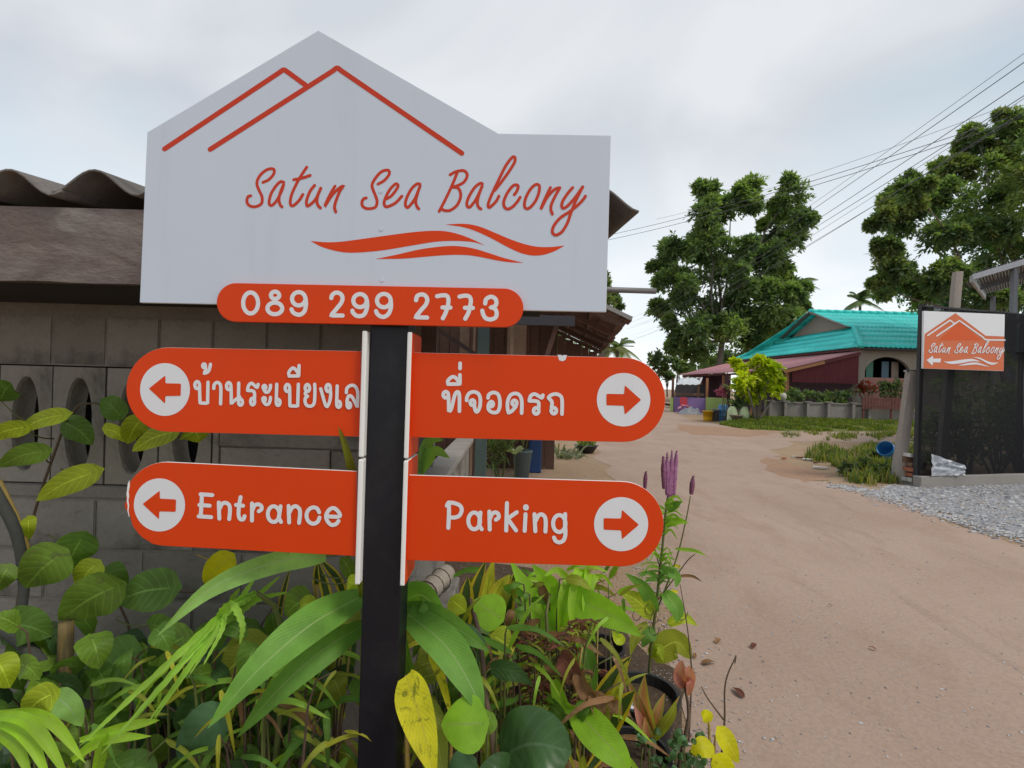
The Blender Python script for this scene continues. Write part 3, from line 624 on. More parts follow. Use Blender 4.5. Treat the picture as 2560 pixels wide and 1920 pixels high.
def palm(name, base, top, nf, L, label, seed=1, lw=0.06, mats=None, group=None, r0=.16, up=.55, nl=22):
    rnd = random.Random(seed); t = thing(name, base, label, 'palm tree', group); random.seed(seed)
    base, top = Vector(base), Vector(top); mb_ = MB(); limb(mb_, base-Vector((0, 0, .1)), top, r0, r0*.7, .03, 8); mb_.build('trunk', TRUNK, t, smooth=True)
    mats = mats or [FL['mid'], FL['olive']]
    for i in range(nf):
        a = 6.283*i/nf+rnd.uniform(-.25, .25); el = rnd.uniform(-.25, 1.1)*up*1.6; d = Vector((math.cos(a)*math.cos(el), math.sin(a)*math.cos(el), math.sin(el))); l_ = L*rnd.uniform(.8, 1.1); V = []; Fc = []
        mid = [top+d*l_*s+Vector((0, 0, -l_*.55*s*s)) for s in [k_/nl for k_ in range(nl+1)]]
        for k_ in range(1, nl):
            tn = (mid[k_+1]-mid[k_-1]).normalized(); sd_ = tn.cross(Vector((0, 0, 1))).normalized(); s = k_/nl; ll = L*.27*math.sin(math.pi*min(1, s*.85+.15))
            for sg in (-1, 1):
                n = len(V); p = mid[k_]; q = p+sd_*sg*ll*.85+tn*ll*.45+Vector((0, 0, -ll*.45)); V += [p-tn*lw*.5, p+tn*lw*.5, (p+q)/2+tn*lw*.4+Vector((0, 0, ll*.08)), q, (p+q)/2-tn*lw*.4+Vector((0, 0, ll*.08))]; Fc.append((n, n+1, n+2, n+3, n+4))
        mb2 = MB(); mb2.add(V, Fc); mb2.tube(mid, [lw*.5*(1-.8*k_/nl) for k_ in range(nl+1)], 5); mb2.build('frond', mats[i % len(mats)], t)
    return t
def tufts(name, spots, h, m_list, label, cat, blades=9, wd=.008, seed=1):
    rnd = random.Random(seed); V = []; Fc = []; mi = []
    for (x, y, z, s) in spots:
        for _ in range(blades):
            a = rnd.random()*6.283; ln = rnd.uniform(.15, .75); hh = h*s*rnd.uniform(.5, 1.2); w_ = wd*s*rnd.uniform(.7, 1.4); n = len(V); ca, sa = math.cos(a), math.sin(a); ox, oy = x+rnd.gauss(0, .05*s), y+rnd.gauss(0, .05*s)
            for k_, ww in ((0, 1), (.45, .85), (.8, .5)):
                px_, py_ = ox+ca*ln*hh*k_*k_, oy+sa*ln*hh*k_*k_; zz_ = z+hh*k_*(1-.25*ln*k_)
                V += [(px_-sa*w_*ww, py_+ca*w_*ww, zz_), (px_+sa*w_*ww, py_-ca*w_*ww, zz_)]
            V.append((ox+ca*ln*hh, oy+sa*ln*hh, z+hh*(1-.28*ln))); Fc += [(n, n+1, n+3, n+2), (n+2, n+3, n+5, n+4), (n+4, n+5, n+6)]; q = rnd.randrange(len(m_list)); mi += [q]*3
    o = mesh(name, V, Fc, None, mats=m_list, midx=mi)
    return tag(o, label, cat, kind='stuff')
# ------------------------------------------------------------ old block building behind the sign
CONC = surf('old_concrete', (0.265, 0.245, 0.215), (0.18, 0.166, 0.146), 3.0, 0.9, 45, 0.8, dirt=(0.075, 0.068, 0.056), dirt_amt=0.16, objvar=0.14)
CONCL = surf('pale_mortar', (0.24, 0.22, 0.195), (0.17, 0.155, 0.137), 5.0, 0.95, 60, 0.6)
CEM = surf('cement_roof', (0.19, 0.17, 0.155), (0.12, 0.108, 0.10), 5.0, 0.9, 70, 0.5, dirt=(0.05, 0.046, 0.044), dirt_amt=0.3, objvar=0.08)
OLDW = surf('weathered_fascia', (0.17, 0.125, 0.108), (0.07, 0.064, 0.066), 3.0, 0.9, 40, 0.8, dirt=(0.34, 0.31, 0.28), dirt_amt=0.35, stretch=(0.8, 1, 1.6))
BRW = surf('brown_timber', (0.13, 0.068, 0.048), (0.085, 0.046, 0.034), 3.0, 0.85, 40, 0.4, stretch=(4, 0.6, 4), objvar=0.25)
BRL = surf('pale_timber', (0.27, 0.18, 0.12), (0.2, 0.125, 0.085), 3.0, 0.85, 40, 0.4, stretch=(4, 0.6, 4))
GRNP = surf('green_grey_post', (0.085, 0.125, 0.115), (0.06, 0.09, 0.085), 4, 0.6, 60, 0.2)
DARKI = surf('painted_shade', (0.035, 0.031, 0.03), None, 3, 0.95, 30, 0.2)  # near-black colour carries the shade of interiors and soffit
WY = 2.05
zpk0 = P(235, 428, 1.5).z
bld = thing('block_building', (-1.8, WY, 0), 'old grey concrete block building with oval vent blocks under a corrugated cement roof', 'building')
jx0 = P(262, 1100, WY).x; bw = 0.2146; zline = lambda py: P(250, py, WY).z
zv1, zv0, zm0 = zline(917), zline(1212), zline(1247)
# mortar backing behind the solid courses
XR = P(950, 1100, WY).x; XL = jx0-9*bw
jb = jx0+2*bw; 
MB().box((XL, WY-0.003, 0), (XR-0.004, WY+0.09, zv0-0.002)).build('mortar_core', CONCL, bld)
MB().box((XL, WY-0.003, zv1+0.002), (XR-0.004, WY+0.09, 1.80)).build('mortar_core', CONCL, bld)
MB().box((jb+0.002, WY+0.012, zv0+0.002), (XR-0.004, WY+0.09, zv1-0.002)).build('mortar_core', CONCL, bld)
MB().box((XL, WY-0.012, zm0+0.004), (XR, WY+0.011, zv0-0.004)).build('mortar_band', CONCL, bld, bevel=0.006)
def vent_mesh():
    n = 28; w2, h = bw/2-0.004, (zv1-zv0)-0.008; cz = h/2; ex, ez = 0.052, h*0.40
    outer = []; inner = []
    for i in range(n):
        a = 2*math.pi*i/n; cx, sz = math.cos(a), math.sin(a)
        inner.append((ex*cx, cz+ez*math.copysign(abs(sz)**0.85, sz)))
        k_ = min(w2/max(abs(cx), 1e-6), (h/2)/max(abs(sz), 1e-6)); outer.append((k_*cx, cz+k_*sz))
    # put exact corners in
    for sx in (-1, 1):
        for s in (-1, 1):
            i = min(range(n), key=lambda q: (outer[q][0]-sx*w2)**2+(outer[q][1]-(cz+s*h/2))**2); outer[i] = (sx*w2, cz+s*h/2)
    V = [(x, 0, z) for x, z in outer]+[(x*1.06, 0, (z-cz)*1.03+cz) for x, z in inner]+[(x, 0.012, z) for x, z in inner]+[(x, 0.095, z) for x, z in inner]+[(x, 0.095, z) for x, z in outer]
    Fc = []
    for i in range(n):
        j = (i+1) % n
        Fc += [(i, n+i, n+j, j)[::-1], (n+i, 2*n+i, 2*n+j, n+j)[::-1], (2*n+i, 3*n+i, 3*n+j, 2*n+j)[::-1], (4*n+i, i, j, 4*n+j)[::-1], (3*n+i, 4*n+i, 4*n+j, 3*n+j)[::-1]]
    me = bpy.data.meshes.new('vent_block'); me.from_pydata(V, [], Fc); me.materials.append(CONC); me.update(); return me
vm = vent_mesh()
for i in range(-9, 2):
    link('vent_block', vm, bld, (jx0+(i+0.5)*bw+jit(.001), WY+jit(.003), zv0+0.004))
def block_mesh(w_, h_):
    m_ = bmesh.new(); bmesh.ops.create_cube(m_, size=1)
    for v in m_.verts: v.co = Vector((v.co.x*w_, v.co.y*0.02, v.co.z*h_))
    bmesh.ops.bevel(m_, geom=m_.edges[:], offset=0.004, segments=2, affect='EDGES')
    me = bpy.data.meshes.new('block'); m_.to_mesh(me); m_.free(); me.materials.append(CONC); return me
ch = (zline(1247)-zline(1372)); fullb, halfb = block_mesh(0.387, ch-0.008), block_mesh(bw-0.007, ch-0.008)
z = zm0; r_ = 0
while z > 0.02:
    x = jx0-0.02-(0.2 if r_ % 2 else 0)-4*0.395
    while x+0.395 < XR+0.02:
        link('block', fullb, bld, (x+0.1975, WY+0.002+jit(.003), z-ch/2)); x += 0.395
    z -= ch; r_ += 1
zt_ = zv1; r_ = 0
while zt_+ch < 1.86:
    x = jx0-9*bw
    while x+bw < XR: 
        link('block', halfb, bld, (x+bw/2, WY+0.002+jit(.003), zt_+ch/2)); x += bw
    zt_ += ch
# plain rendered panel beside the vent blocks, set in a shallow frame
pl0, pl1 = P(548, 1100, WY).x, P(900, 1100, WY).x
MB().box((jb+0.004, WY-0.004, zv0+0.004), (pl0, WY+0.011, zv1-0.004)).build('panel_frame', CONC, bld, bevel=0.004)
MB().box((pl0+0.003, WY+0.004, zv0+0.006), (P(825, 1100, WY).x, WY+0.0112, zline(1110))).build('wall_panel', CONC, bld, bevel=0.003)
MB().box((pl0+0.003, WY-0.006, zline(1106)), (XR, WY+0.0112, zv1-0.004)).build('panel_frame', CONC, bld, bevel=0.004)
MB().box((P(830, 1100, WY).x, WY-0.004, zv0+0.006), (XR, WY+0.0112, zline(1112))).build('panel_frame', CONC, bld, bevel=0.004)
# inside, side half wall, far end
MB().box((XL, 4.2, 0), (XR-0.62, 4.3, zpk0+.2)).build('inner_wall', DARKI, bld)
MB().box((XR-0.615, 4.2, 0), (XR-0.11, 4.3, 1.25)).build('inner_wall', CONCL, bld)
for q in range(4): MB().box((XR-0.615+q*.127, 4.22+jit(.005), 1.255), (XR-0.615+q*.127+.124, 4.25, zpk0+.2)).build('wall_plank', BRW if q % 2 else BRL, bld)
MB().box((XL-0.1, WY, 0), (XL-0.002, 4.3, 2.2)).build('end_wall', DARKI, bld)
MB().box((XR-0.10, WY+0.1, 0), (XR, 6.55, 0.74)).build('side_wall', CONC, bld, bevel=0.01)
MB().box((XR-0.16, WY+0.1, 0.742), (XR+0.05, 6.6, 0.80)).build('wall_coping', surf('pale_coping', (0.33, 0.30, 0.265), (0.24, 0.22, 0.195), 4, 0.9, 60, 0.5), bld, bevel=0.008)
MB().box((XL, WY-0.02, 1.80), (0.20, WY+0.10, 1.86)).build('wall_plate', BRW, bld)
# roof: corrugated cement sheets, fascia, rafters
RY0, SLOPE = 1.50, math.tan(R(7)); per = 0.2465; xpk = P(235, 428, 1.5).x; zpk = P(235, 428, 1.5).z
XE = P(1600, 500, 1.5).x
def zroof(x, y): 
    ph = 2*math.pi*(x-xpk)/per; c_ = 0.5+0.5*math.cos(ph)
    return zpk-0.070*(1-c_**0.85) + (y-RY0)*SLOPE
xs0 = xpk-per*0.5-per*2*6; i = 0
while True:
    a = xs0+2*per*i; b = min(a+2*per+0.03, XE); i += 1
    if a > XE-0.02: break
    nn = max(6, int((b-a)/per*14)); lift = 0.0065*(i % 2); V = []; ys = (RY0+jit(.008), 2.2, 3.0, 4.2)
    for y in ys:
        for q in range(nn+1):
            x = a+(b-a)*q/nn; V.append((x, y, zroof(x, y)+lift))
    m_ = nn+1; Fc = [(r*m_+q, r*m_+q+1, (r+1)*m_+q+1, (r+1)*m_+q) for r in range(3) for q in range(nn)]
    o = mesh('roof_sheet', V, Fc, CEM, bld, smooth=True); sdm = o.modifiers.new('solid', 'SOLIDIFY'); sdm.thickness = 0.0065; sdm.offset = -1
zf1, zf0 = P(150, 520, 1.53).z, P(150, 706, 1.53).z
nx = 60; V = []
for q in range(nx+1):
    x = XL-0.5+(0.15-XL+0.5)*q/nx
    for (yy, zz_) in ((1.525, zf0+0.006*noise.noise((x*6, 0, 0))), (1.525, zf1), (1.55, zf1), (1.55, zf0)): V.append((x, yy, zz_))
Fc = [(4*q+i_, 4*q+(i_+1) % 4, 4*q+4+(i_+1) % 4, 4*q+4+i_) for q in range(nx) for i_ in range(4)]+[(0, 1, 2, 3), (4*nx+3, 4*nx+2, 4*nx+1, 4*nx)]
mesh('fascia_board', V, Fc, OLDW, bld)
for x in [XL+0.1+0.62*q for q in range(6)]:
    MB().bar((x, 1.56, zpk-0.16), (x, 4.2, zpk-0.16+2.64*SLOPE), 0.05, 0.10).build('rafter', BRW, bld)
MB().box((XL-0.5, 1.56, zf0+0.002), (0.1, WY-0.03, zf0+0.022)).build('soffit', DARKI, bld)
# ------------------------------------------------------------ timber porch beyond it
po = thing('timber_porch', (0, 7.0, 0), 'open timber porch with low brown roof behind the block building', 'porch')
E0, E1 = P(1565, 803, 6.0), Vector((2.0, 11.6, 0)); E1.z = E0.z; ES = 0.46
eu = (E1-E0).normalized(); up_ = Vector((-eu.y, eu.x, 0))*0.908+Vector((0, 0, 0.419)); XQ = E0.x
def zp(y, x=0.9): 
    return E0.z+ES*(XQ+(y-6.0)*0.118-x)*0.98
RUST = surf('rusty_sheet', (0.15, 0.085, 0.07), (0.09, 0.06, 0.055), 3, 0.8, 60, 0.3); PALEE = surf('pale_cement_edge', (0.30, 0.29, 0.27), (0.22, 0.21, 0.2), 5, 0.9, 60, 0.4)
LE = (E1-E0).length
for q in range(12):
    a = q*0.47; b = min(a+0.49, LE); V = []; nn = 22
    for t_ in (-0.06+jit(.02), 1.5, 3.3):
        for k_ in range(nn+1):
            u_ = a+(b-a)*k_/nn; V.append(E0+eu*u_+up_*t_+Vector((0, 0, 0.05+0.012*math.cos(2*math.pi*u_/0.117)+0.004*(q % 2))))
    m_ = nn+1
    o = mesh('roof_sheet', V, [(r*m_+k_, r*m_+k_+1, (r+1)*m_+k_+1, (r+1)*m_+k_) for r in range(2) for k_ in range(nn)], RUST, po, smooth=True)
    sdm = o.modifiers.new('solid', 'SOLIDIFY'); sdm.thickness = 0.005
MB().bar(E0+up_*-.07+Vector((0, -.02, .055)), E0+up_*3.3+Vector((0, -.02, .055)), .05, .045).build('verge_edge', PALEE, po)
for t_ in (0.04, .42, .8, 1.2, 1.6, 2.2): MB().bar(E0+up_*t_+Vector((0, .01, .01)), E1+up_*t_+Vector((0, 0, .01)), .05, .04).build('purlin', BRW, po)
for u_ in (.06, 1.3, 2.6, 3.9, 5.2): MB().bar(E0+eu*u_+up_*.02+Vector((0, 0, -.045)), E0+eu*u_+up_*3.2+Vector((0, 0, -.045)), .05, .075).build('rafter', BRW, po)
for q in range(9): 
    p_ = E0+eu*(.25+q*.5)+up_*.14+Vector((0, 0, .028)); MB().bar(p_-up_*.15, p_+up_*.15, .40, .012, up=up_.cross(eu)).build('eave_plank', BRW if q % 3 else BRL, po)
bz1, bz0 = P(1300, 781, 6.0).z, P(1300, 815, 6.0).z
MB().box((-2.2, 6.02, bz0), (P(1246, 800, 6).x+.05, 6.07, bz1)).build('front_beam', surf('dark_beam', (0.045, 0.042, 0.05), None, 3, 0.8, 40, 0.3), po)
MB().box((P(1246, 800, 6).x+.055, 6.03, bz0+.02), (.72, 6.07, bz1-.02)).build('front_beam', bpy.data.materials['dark_beam'], po)
a, b = P(1205, 960, 6.55), None
MB().box((a.x-0.075, 6.62, 0), (a.x+0.075, 6.74, zp(6.7, a.x)-0.06)).build('post', GRNP, po, bevel=0.006)
MB().box((a.x-0.135, 6.62, 0), (a.x-0.105, 6.66, zp(6.7, a.x)-0.06)).build('post', BRL, po)
a = P(1290, 850, 6.4); MB().bar((a.x-0.05, 6.45, 0.8), (a.x-0.05, 6.45, zp(6.4, a.x)-0.08), 0.04, 0.03, up=(0, 1, 0)).build('brace', BRL, po)
a1, b1 = P(1395, 805, 6.3), P(1365, 900, 6.3); MB().bar(a1, P(1352, 935, 6.3), 0.055, 0.03, up=(0, 1, 0)).build('brace', BRW, po)
a1, b1 = P(1060, 800, 6.2), P(1180, 880, 6.2); MB().bar(a1, P(1190, 887, 6.2), 0.05, 0.04, up=(0, 1, 0)).build('brace', surf('dark_timber', (0.05, 0.03, 0.025), None, 4, 0.8, 40, 0.2), po)
x = -2.3
while x < -0.52:
    wq = random.uniform(0.13, 0.19); MB().box((x, 7.2+jit(.004), 0.0), (x+wq-0.006, 7.22, min(2.9, zp(7.2, x)-0.1))).build('wall_plank', BRW if random.random() < .6 else BRL, po); x += wq
x = -0.5
while x < 0.62:
    wq = random.uniform(0.13, 0.19); MB().box((x, 9.1+jit(.004), 0.0), (x+wq-0.006, 9.12, zp(9.1, x+wq)-0.08)).build('wall_plank', BRW, po); x += wq
MB().box((P(1290, 850, 7).x-0.12, 6.98, 1.2), (P(1290, 850, 7).x+0.14, 7.0, 2.45)).build('hanging_board', BRL, po)
for (x0_, x1_, y_) in ((-2.3, -.52, 7.24), (-.5, .60, 9.14)):
    MB().prism([(x0_, y_, 0), (x1_, y_, 0), (x1_, y_, min(2.88, zp(y_, x1_)-.12)), (x0_, y_, min(2.88, zp(y_, x0_)-.12))], (0, .02, 0)).build('wall_backing', DARKI, po)  # dark sheet added to block sky light between the planks
x = .62
while x < 1.95:
    wq = random.uniform(.16, .2); MB().box((x, 11.3+jit(.004), 1.75), (x+wq-.004, 11.32, zp(11.3, x+wq)-.04)).build('gable_plank', BRW, po); x += wq
MB().box((.55, 11.34, 1.70), (2.0, 11.4, 1.78)).build('gable_beam', BRW, po)
# grey pipe carried on the porch roof
pi_ = P(1640, 728, 6.5); pj = P(1515, 724, 6.5)
m_ = MB(); m_.tube([(0.72, 6.5, pj.z+0.02), pj, pi_], 0.036, 10)
pp_ = thing('steel_pipe', (pj.x, 6.5, 0), 'grey steel pipe jutting out level above the porch roof', 'pipe')
m_.build('pipe', surf('galvanised', (0.20, 0.19, 0.19), (0.14, 0.135, 0.135), 6, 0.55, 60, 0.1, metal=0.3), pp_, smooth=True)
for x_ in (.76, 1.02): MB().bar((x_, 6.5, zp(6.5, x_)+0.04), (x_, 6.5, pj.z-0.02), 0.05, 0.05, up=(0, 1, 0)).build('upright', BRW, pp_)
# ------------------------------------------------------------ house with the turquoise roof
TURQ = surf('turquoise_sheet', (0.06, 0.70, 0.64), (0.07, 0.60, 0.56), 0.6, 0.55, 8, 0.15, dirt=(0.08, 0.42, 0.40), dirt_amt=0.5, objvar=0.04)
PINKR = surf('faded_pink_sheet', (0.47, 0.22, 0.24), (0.40, 0.17, 0.19), 0.7, 0.6, 8, 0.15, objvar=0.06)
REDW = surf('dark_red_sheet', (0.135, 0.016, 0.022), (0.10, 0.012, 0.018), 0.8, 0.6, 8, 0.15, objvar=0.06)
CREAM = surf('cream_render', (0.30, 0.27, 0.225), (0.24, 0.215, 0.18), 0.8, 0.9, 9, 0.2)
GREYW = surf('grey_render', (0.27, 0.245, 0.225), (0.21, 0.19, 0.175), 0.7, 0.9, 9, 0.2, dirt=(0.15, 0.125, 0.10), dirt_amt=0.35)
PINKW = surf('pink_render', (0.40, 0.20, 0.17), None, 0.8, 0.9, 9, 0.2)
ORW = surf('orange_timber', (0.40, 0.19, 0.085), (0.33, 0.15, 0.07), 1, 0.8, 12, 0.2, stretch=(1, 4, 4))
DKRED = surf('dark_red_trim', (0.11, 0.022, 0.024), None, 1, 0.7, 9, 0.1)
PURP = surf('purple_panel', (0.27, 0.18, 0.42), (0.23, 0.15, 0.36), 1, 0.8, 12, 0.2)
LIME = surf('lime_panel', (0.50, 0.68, 0.22), None, 1, 0.8, 12, 0.2)
TARP = surf('white_tarp', (0.62, 0.64, 0.66), (0.45, 0.48, 0.52), 2, 0.6, 20, 0.4)
HX, HY, HY2, EZ = 17.0, 25.0, 38.9, 3.8
GXX, GY0, GY1, GZ, RZ = 19.0, 28.8, 35.3, 5.2, 6.54
RY = 32.05; HR = 31.0
house = thing('house', (HX+5, HY+6, 0.2), 'single-storey house with a turquoise sheet roof and cream gablet', 'house')
def roof_face(parent, EL, ER, TL, TR, courses, cell, per_, amp, m, name='roof_sheet', nrm_hint=(0, 0, 1)):
    EL, ER, TL, TR = map(Vector, (EL, ER, TL, TR)); ud = (ER-EL).normalized(); Ltot = (ER-EL).length
    vv = TL-EL; vv = vv-ud*vv.dot(ud); nrm = ud.cross(vv).normalized()
    if nrm.dot(Vector(nrm_hint)) < 0: nrm = -nrm
    la = lambda v: (TL-EL).dot(ud)*v; lb = lambda v: Ltot+((TR-EL).dot(ud)-Ltot)*v
    for c_ in range(courses):
        v0, v1 = c_/courses, (c_+1)/courses+0.02/courses
        a = min(la(v0), la(v1)); e_ = max(lb(v0), lb(v1)); k0 = math.floor(a/cell)
        while k0*cell < e_:
            x0, x1 = k0*cell, (k0+1)*cell; k0 += 1
            q = [max(x0, la(v0)), min(x1, lb(v0)), max(x0, la(v1)), min(x1, lb(v1))]
            if q[1]-q[0] < 0.02 and q[3]-q[2] < 0.02: continue
            q[1] = max(q[1], q[0]+.001); q[3] = max(q[3], q[2]+.001)
            ns = max(4, int(cell/per_*6)); V = []
            for (v, a_, b_, hh) in ((v0, q[0], q[1], 0.007), (v1, q[2], q[3], 0.0)):
                for i in range(ns+1):
                    u = a_+(b_-a_)*i/ns; V.append(EL+ud*u+vv*v+nrm*(hh+amp*math.cos(2*math.pi*u/per_)+0.004*(k0 % 2)))
            m_ = ns+1; Fc = [(i, i+1, m_+i+1, m_+i) for i in range(ns)]
            o = mesh(name, V, Fc, m, parent, smooth=True); s_ = o.modifiers.new('solid', 'SOLIDIFY'); s_.thickness = 0.02; s_.offset = 0
vg = (GZ-EZ)/(RZ-EZ)
yg = HY+(RY-HY)*vg
roof_face(house, (HX, HY, EZ), (HR, HY, EZ), (GXX, yg, GZ), (HR-2, yg, GZ), 4, 1.0, 0.24, 0.025, TURQ)
roof_face(house, (18.55, yg, GZ), (HR-1.6, yg, GZ), (18.55, RY, RZ), (HR-1.6, RY, RZ), 4, 1.0, 0.24, 0.025, TURQ)
roof_face(house, (HX, HY2, EZ), (HX, HY, EZ), (GXX, HY2-(yg-HY), GZ), (GXX, yg, GZ), 4, 1.0, 0.24, 0.025, TURQ, nrm_hint=(-.3, 0, 1))
roof_face(house, (HR, HY2, EZ), (HX, HY2, EZ), (HR-2, RY, RZ), (18.55, RY, RZ), 4, 1.4, 0.35, 0.025, TURQ)
# rolled ridge and hip caps
for a, b in (((HX-.05, HY-.05, EZ+.05), (GXX, yg, GZ+.06)), ((18.5, RY, RZ+.04), (HR-1.6, RY, RZ+.04)), ((HX-.05, HY2+.05, EZ+.05), (GXX, HY2-(yg-HY), GZ+.06))):
    a, b = Vector(a), Vector(b); k_ = max(3, int((b-a).length/0.5))
    for i in range(k_):
        p, q = a.lerp(b, i/k_), a.lerp(b, (i+1.08)/k_); MB().tube([p, q], [0.15, 0.125], 8).build('hip_cap', TURQ, house, smooth=True)
# gablet and its barge boards
MB().prism([(GXX+.12, yg+.05, GZ), (GXX+.12, RY, RZ-.08), (GXX+.12, HY2-(yg-HY)-.05, GZ)], (.05, 0, 0)).build('gablet_panel', CREAM, house)
for y_ in (yg-.12, HY2-(yg-HY)+.12): MB().bar((18.55, y_, GZ-.03), (18.55, RY, RZ-.03), .06, .26, up=(1, 0, 0)).build('barge_board', surf('barge', (0.16, 0.12, 0.10), None, 1, .8, 9, .2) if 'barge' not in bpy.data.materials else bpy.data.materials['barge'], house)
DKE = surf('dark_eave', (0.05, 0.045, 0.05), None, 1, .9, 9, .1)
MB().box((HX+.05, HY+.05, EZ-.14), (HR, HY+.12, EZ-.035)).build('eave_board', DKE, house)
MB().box((HX+.05, HY+.13, EZ-.14), (HX+.12, HY2, EZ-.035)).build('eave_board', DKRED, house)
MB().box((HX+.15, HY+.15, EZ-.10), (HR-.2, HY2-.2, EZ-.06)).build('soffit', DKE, house)
# walls with the arched opening
W0 = HY+.6
MB().box((17.15, W0-.1, .2), (17.56, W0+.3, EZ-.11)).build('corner_column', CREAM, house, bevel=.02)
MB().box((17.57, W0, .2), (20.4, W0+.2, 2.33)).build('wall', PINKW, house)
xa, xb = 17.56, 19.95; arch = [(xa-.0+.012, W0, 2.334), (xa+.012, W0, EZ-.11), (20.4, W0, EZ-.11), (20.4, W0, 2.334), (xb, W0, 2.334)]
for i in range(1, 16):
    an = math.pi*i/16; arch.append(((xa+xb)/2+math.cos(an)*(xb-xa-.05)/2, W0, 2.45+math.sin(an)*.93))
arch.append((xa+.04, W0, 2.334))
MB().prism(arch, (0, .2, 0)).build('arched_wall', CREAM, house)
MB().box((20.41, W0, .2), (HR-.8, W0+.2, EZ-.11)).build('wall', CREAM, house)
MB().box((17.3, W0+3, .2), (HR-.8, W0+3.1, EZ-.11)).build('inner_wall', DARKI, house)
MB().box((17.3, W0+.31, .2), (17.45, HY2-.6, EZ-.15)).build('side_wall', CREAM, house)
MB().box((HR-.8, W0+.2, .2), (HR-.6, HY2-.6, EZ-.15)).build('side_wall', CREAM, house)
for q in (18.1, 18.9, 19.4): MB().box((q, W0+.6, 2.3), (q+.35, W0+.65, 3.0+jit(.2))).build('curtain', surf('curtain_%d' % int(q*10), (random.uniform(.1, .4), random.uniform(.1, .3), random.uniform(.1, .3)), None, 3, .9, 20, .2), house)
# lean-to with pink roof and dark red end wall
lt = thing('lean_to', (15, 31, 0.1), 'lean-to beside the house with faded pink roof and dark red sheet end wall', 'lean-to')
LX, LZ, LZ1 = 13.3, 2.58, 3.56
roof_face(lt, (LX, 41, LZ), (LX, HY, LZ), (HX-.02, 41, LZ1), (HX-.02, HY, LZ1), 1, 0.9, 0.19, 0.016, PINKR)
MB().bar((LX+1.15, HY+.03, LZ-.10+.31), (HX-.02, HY+.03, LZ1-.10), .06, .16, up=(0, 0, 1)).build('barge_board', DKRED, lt)
MB().bar((LX, HY+.03, LZ-.10), (LX+1.9, HY-.035, LZ-.10+.5), .05, .15, up=(0, 0, 1)).build('barge_board', ORW, lt)
xx = LX+.45
while xx < HX-.02:
    x1 = min(xx+.75, HX-.02); V = []; ns = 30
    for s_ in (0, 1):
        for i in range(ns+1):
            x = xx+(x1-xx)*i/ns; V.append((x, HY+.15+.018*math.cos(2*math.pi*x/.12), 1.98 if s_ == 0 else LZ-.06+(x-LX)/(HX-LX)*(LZ1-LZ)-.05))
    o = mesh('wall_sheet', V, [(i, i+1, ns+2+i, ns+1+i) for i in range(ns)], REDW, lt); s_ = o.modifiers.new('solid', 'SOLIDIFY'); s_.thickness = .008; xx = x1+.003
for y_ in (HY+.35, 29, 33, 37, 40.6): MB().box((LX+.3, y_, 0), (LX+.42, y_+.12, LZ-.02)).build('post', ORW, lt)
MB().box((LX+.3, HY+.5, LZ-.14), (LX+.4, 41, LZ-.03)).build('eave_beam', DKRED, lt)
MB().box((LX+.6, 39.8, 0), (HX, 39.9, 2.7)).build('back_wall', surf('plum_wall', (0.13, 0.075, 0.10), None, 1, .9, 9, .1), lt)
MB().box((HX+.13, HY+.8, .2), (HX+.16, HY2-.6, 3.3)).build('inner_wall', surf('plum_wall2', (0.12, 0.08, 0.10), None, 1, .9, 9, .1), lt)
# ------------------------------------------------------------ garden wall, verge
vb = [G(1800, 1062), G(1860, 1073), G(1960, 1078), G(2100, 1079), G(2330, 1079)]
vt = [(11.0, 23.9), (12.3, 23.5), (14.2, 23.45), (16.5, 23.4), (19.6, 23.3)]
V = []
for a, b in zip(vb, vt):
    for i in range(5): t_ = i/4; V.append((a.x+(b[0]-a.x)*t_, a.y+(b[1]-a.y)*t_, 0.006+.26*math.sin(t_*math.pi/2)**1.5))
o = mesh('grass_verge', V, [(i*5+j, i*5+5+j, i*5+6+j, i*5+1+j) for i in range(4) for j in range(4)], GRASSG, smooth=True); tag(o, kind='structure')
sheet('house_plot', [(11.2, 23.5, 0), (40, 23.2, 0), (40, 60, 0), (13.6, 60, 0), (13.6, 26, 0), (11.2, 26, 0)], 0.18, DIRT, 0, 3)
sp = []
random.seed(5)
for _ in range(2600):
    i = random.randrange(4); t_ = random.random(); u = random.random(); a = vb[i].lerp(vb[i+1], u); b = Vector(vt[i]).lerp(Vector(vt[i+1]), u); x, y = a.x+(b.x-a.x)*t_, a.y+(b.y-a.y)*t_
    if noise.noise((x*.8, y*.8, 3)) > -.12-.4*t_: sp.append((x, y, .006+.26*math.sin(t_*math.pi/2)**1.5, random.uniform(.5, 1.2)))
GB = [farleaf('grass_a', (0.16, 0.21, 0.03)), farleaf('grass_b', (0.25, 0.26, 0.05)), farleaf('grass_c', (0.10, 0.15, 0.03))]
tufts('grass', sp, .16, GB, 'rough yellow-green grass on the verge before the garden wall', 'grass', 8, .012, 4)
gw = thing('garden_wall', (15, 23.6, .2), 'low grey rendered garden wall with slim piers before the house', 'wall')
MB().box((11.7, 23.55, .1), (20.2, 23.7, .98)).build('wall', GREYW, gw)
MB().box((11.7, 23.50, .985), (17.0, 23.75, 1.04)).build('coping', GREYW, gw)
for px in (1925, 1962, 2018, 2070, 2132, 2172):
    x = P(px, 1020, 23.45).x; MB().box((x-.06, 23.36, .1), (x+.06, 23.54, 1.02)).build('pier', GREYW, gw)
    MB().box((x-.16, 23.34, 1.045), (x+.16, 23.56, 1.09)).build('pier_cap', GREYW, gw)
v = P(1961, 998, 23.3); lan = thing('wall_lantern', (v.x, 23.45, 1.09), 'small pale round lamp standing on a pier of the garden wall', 'lamp')
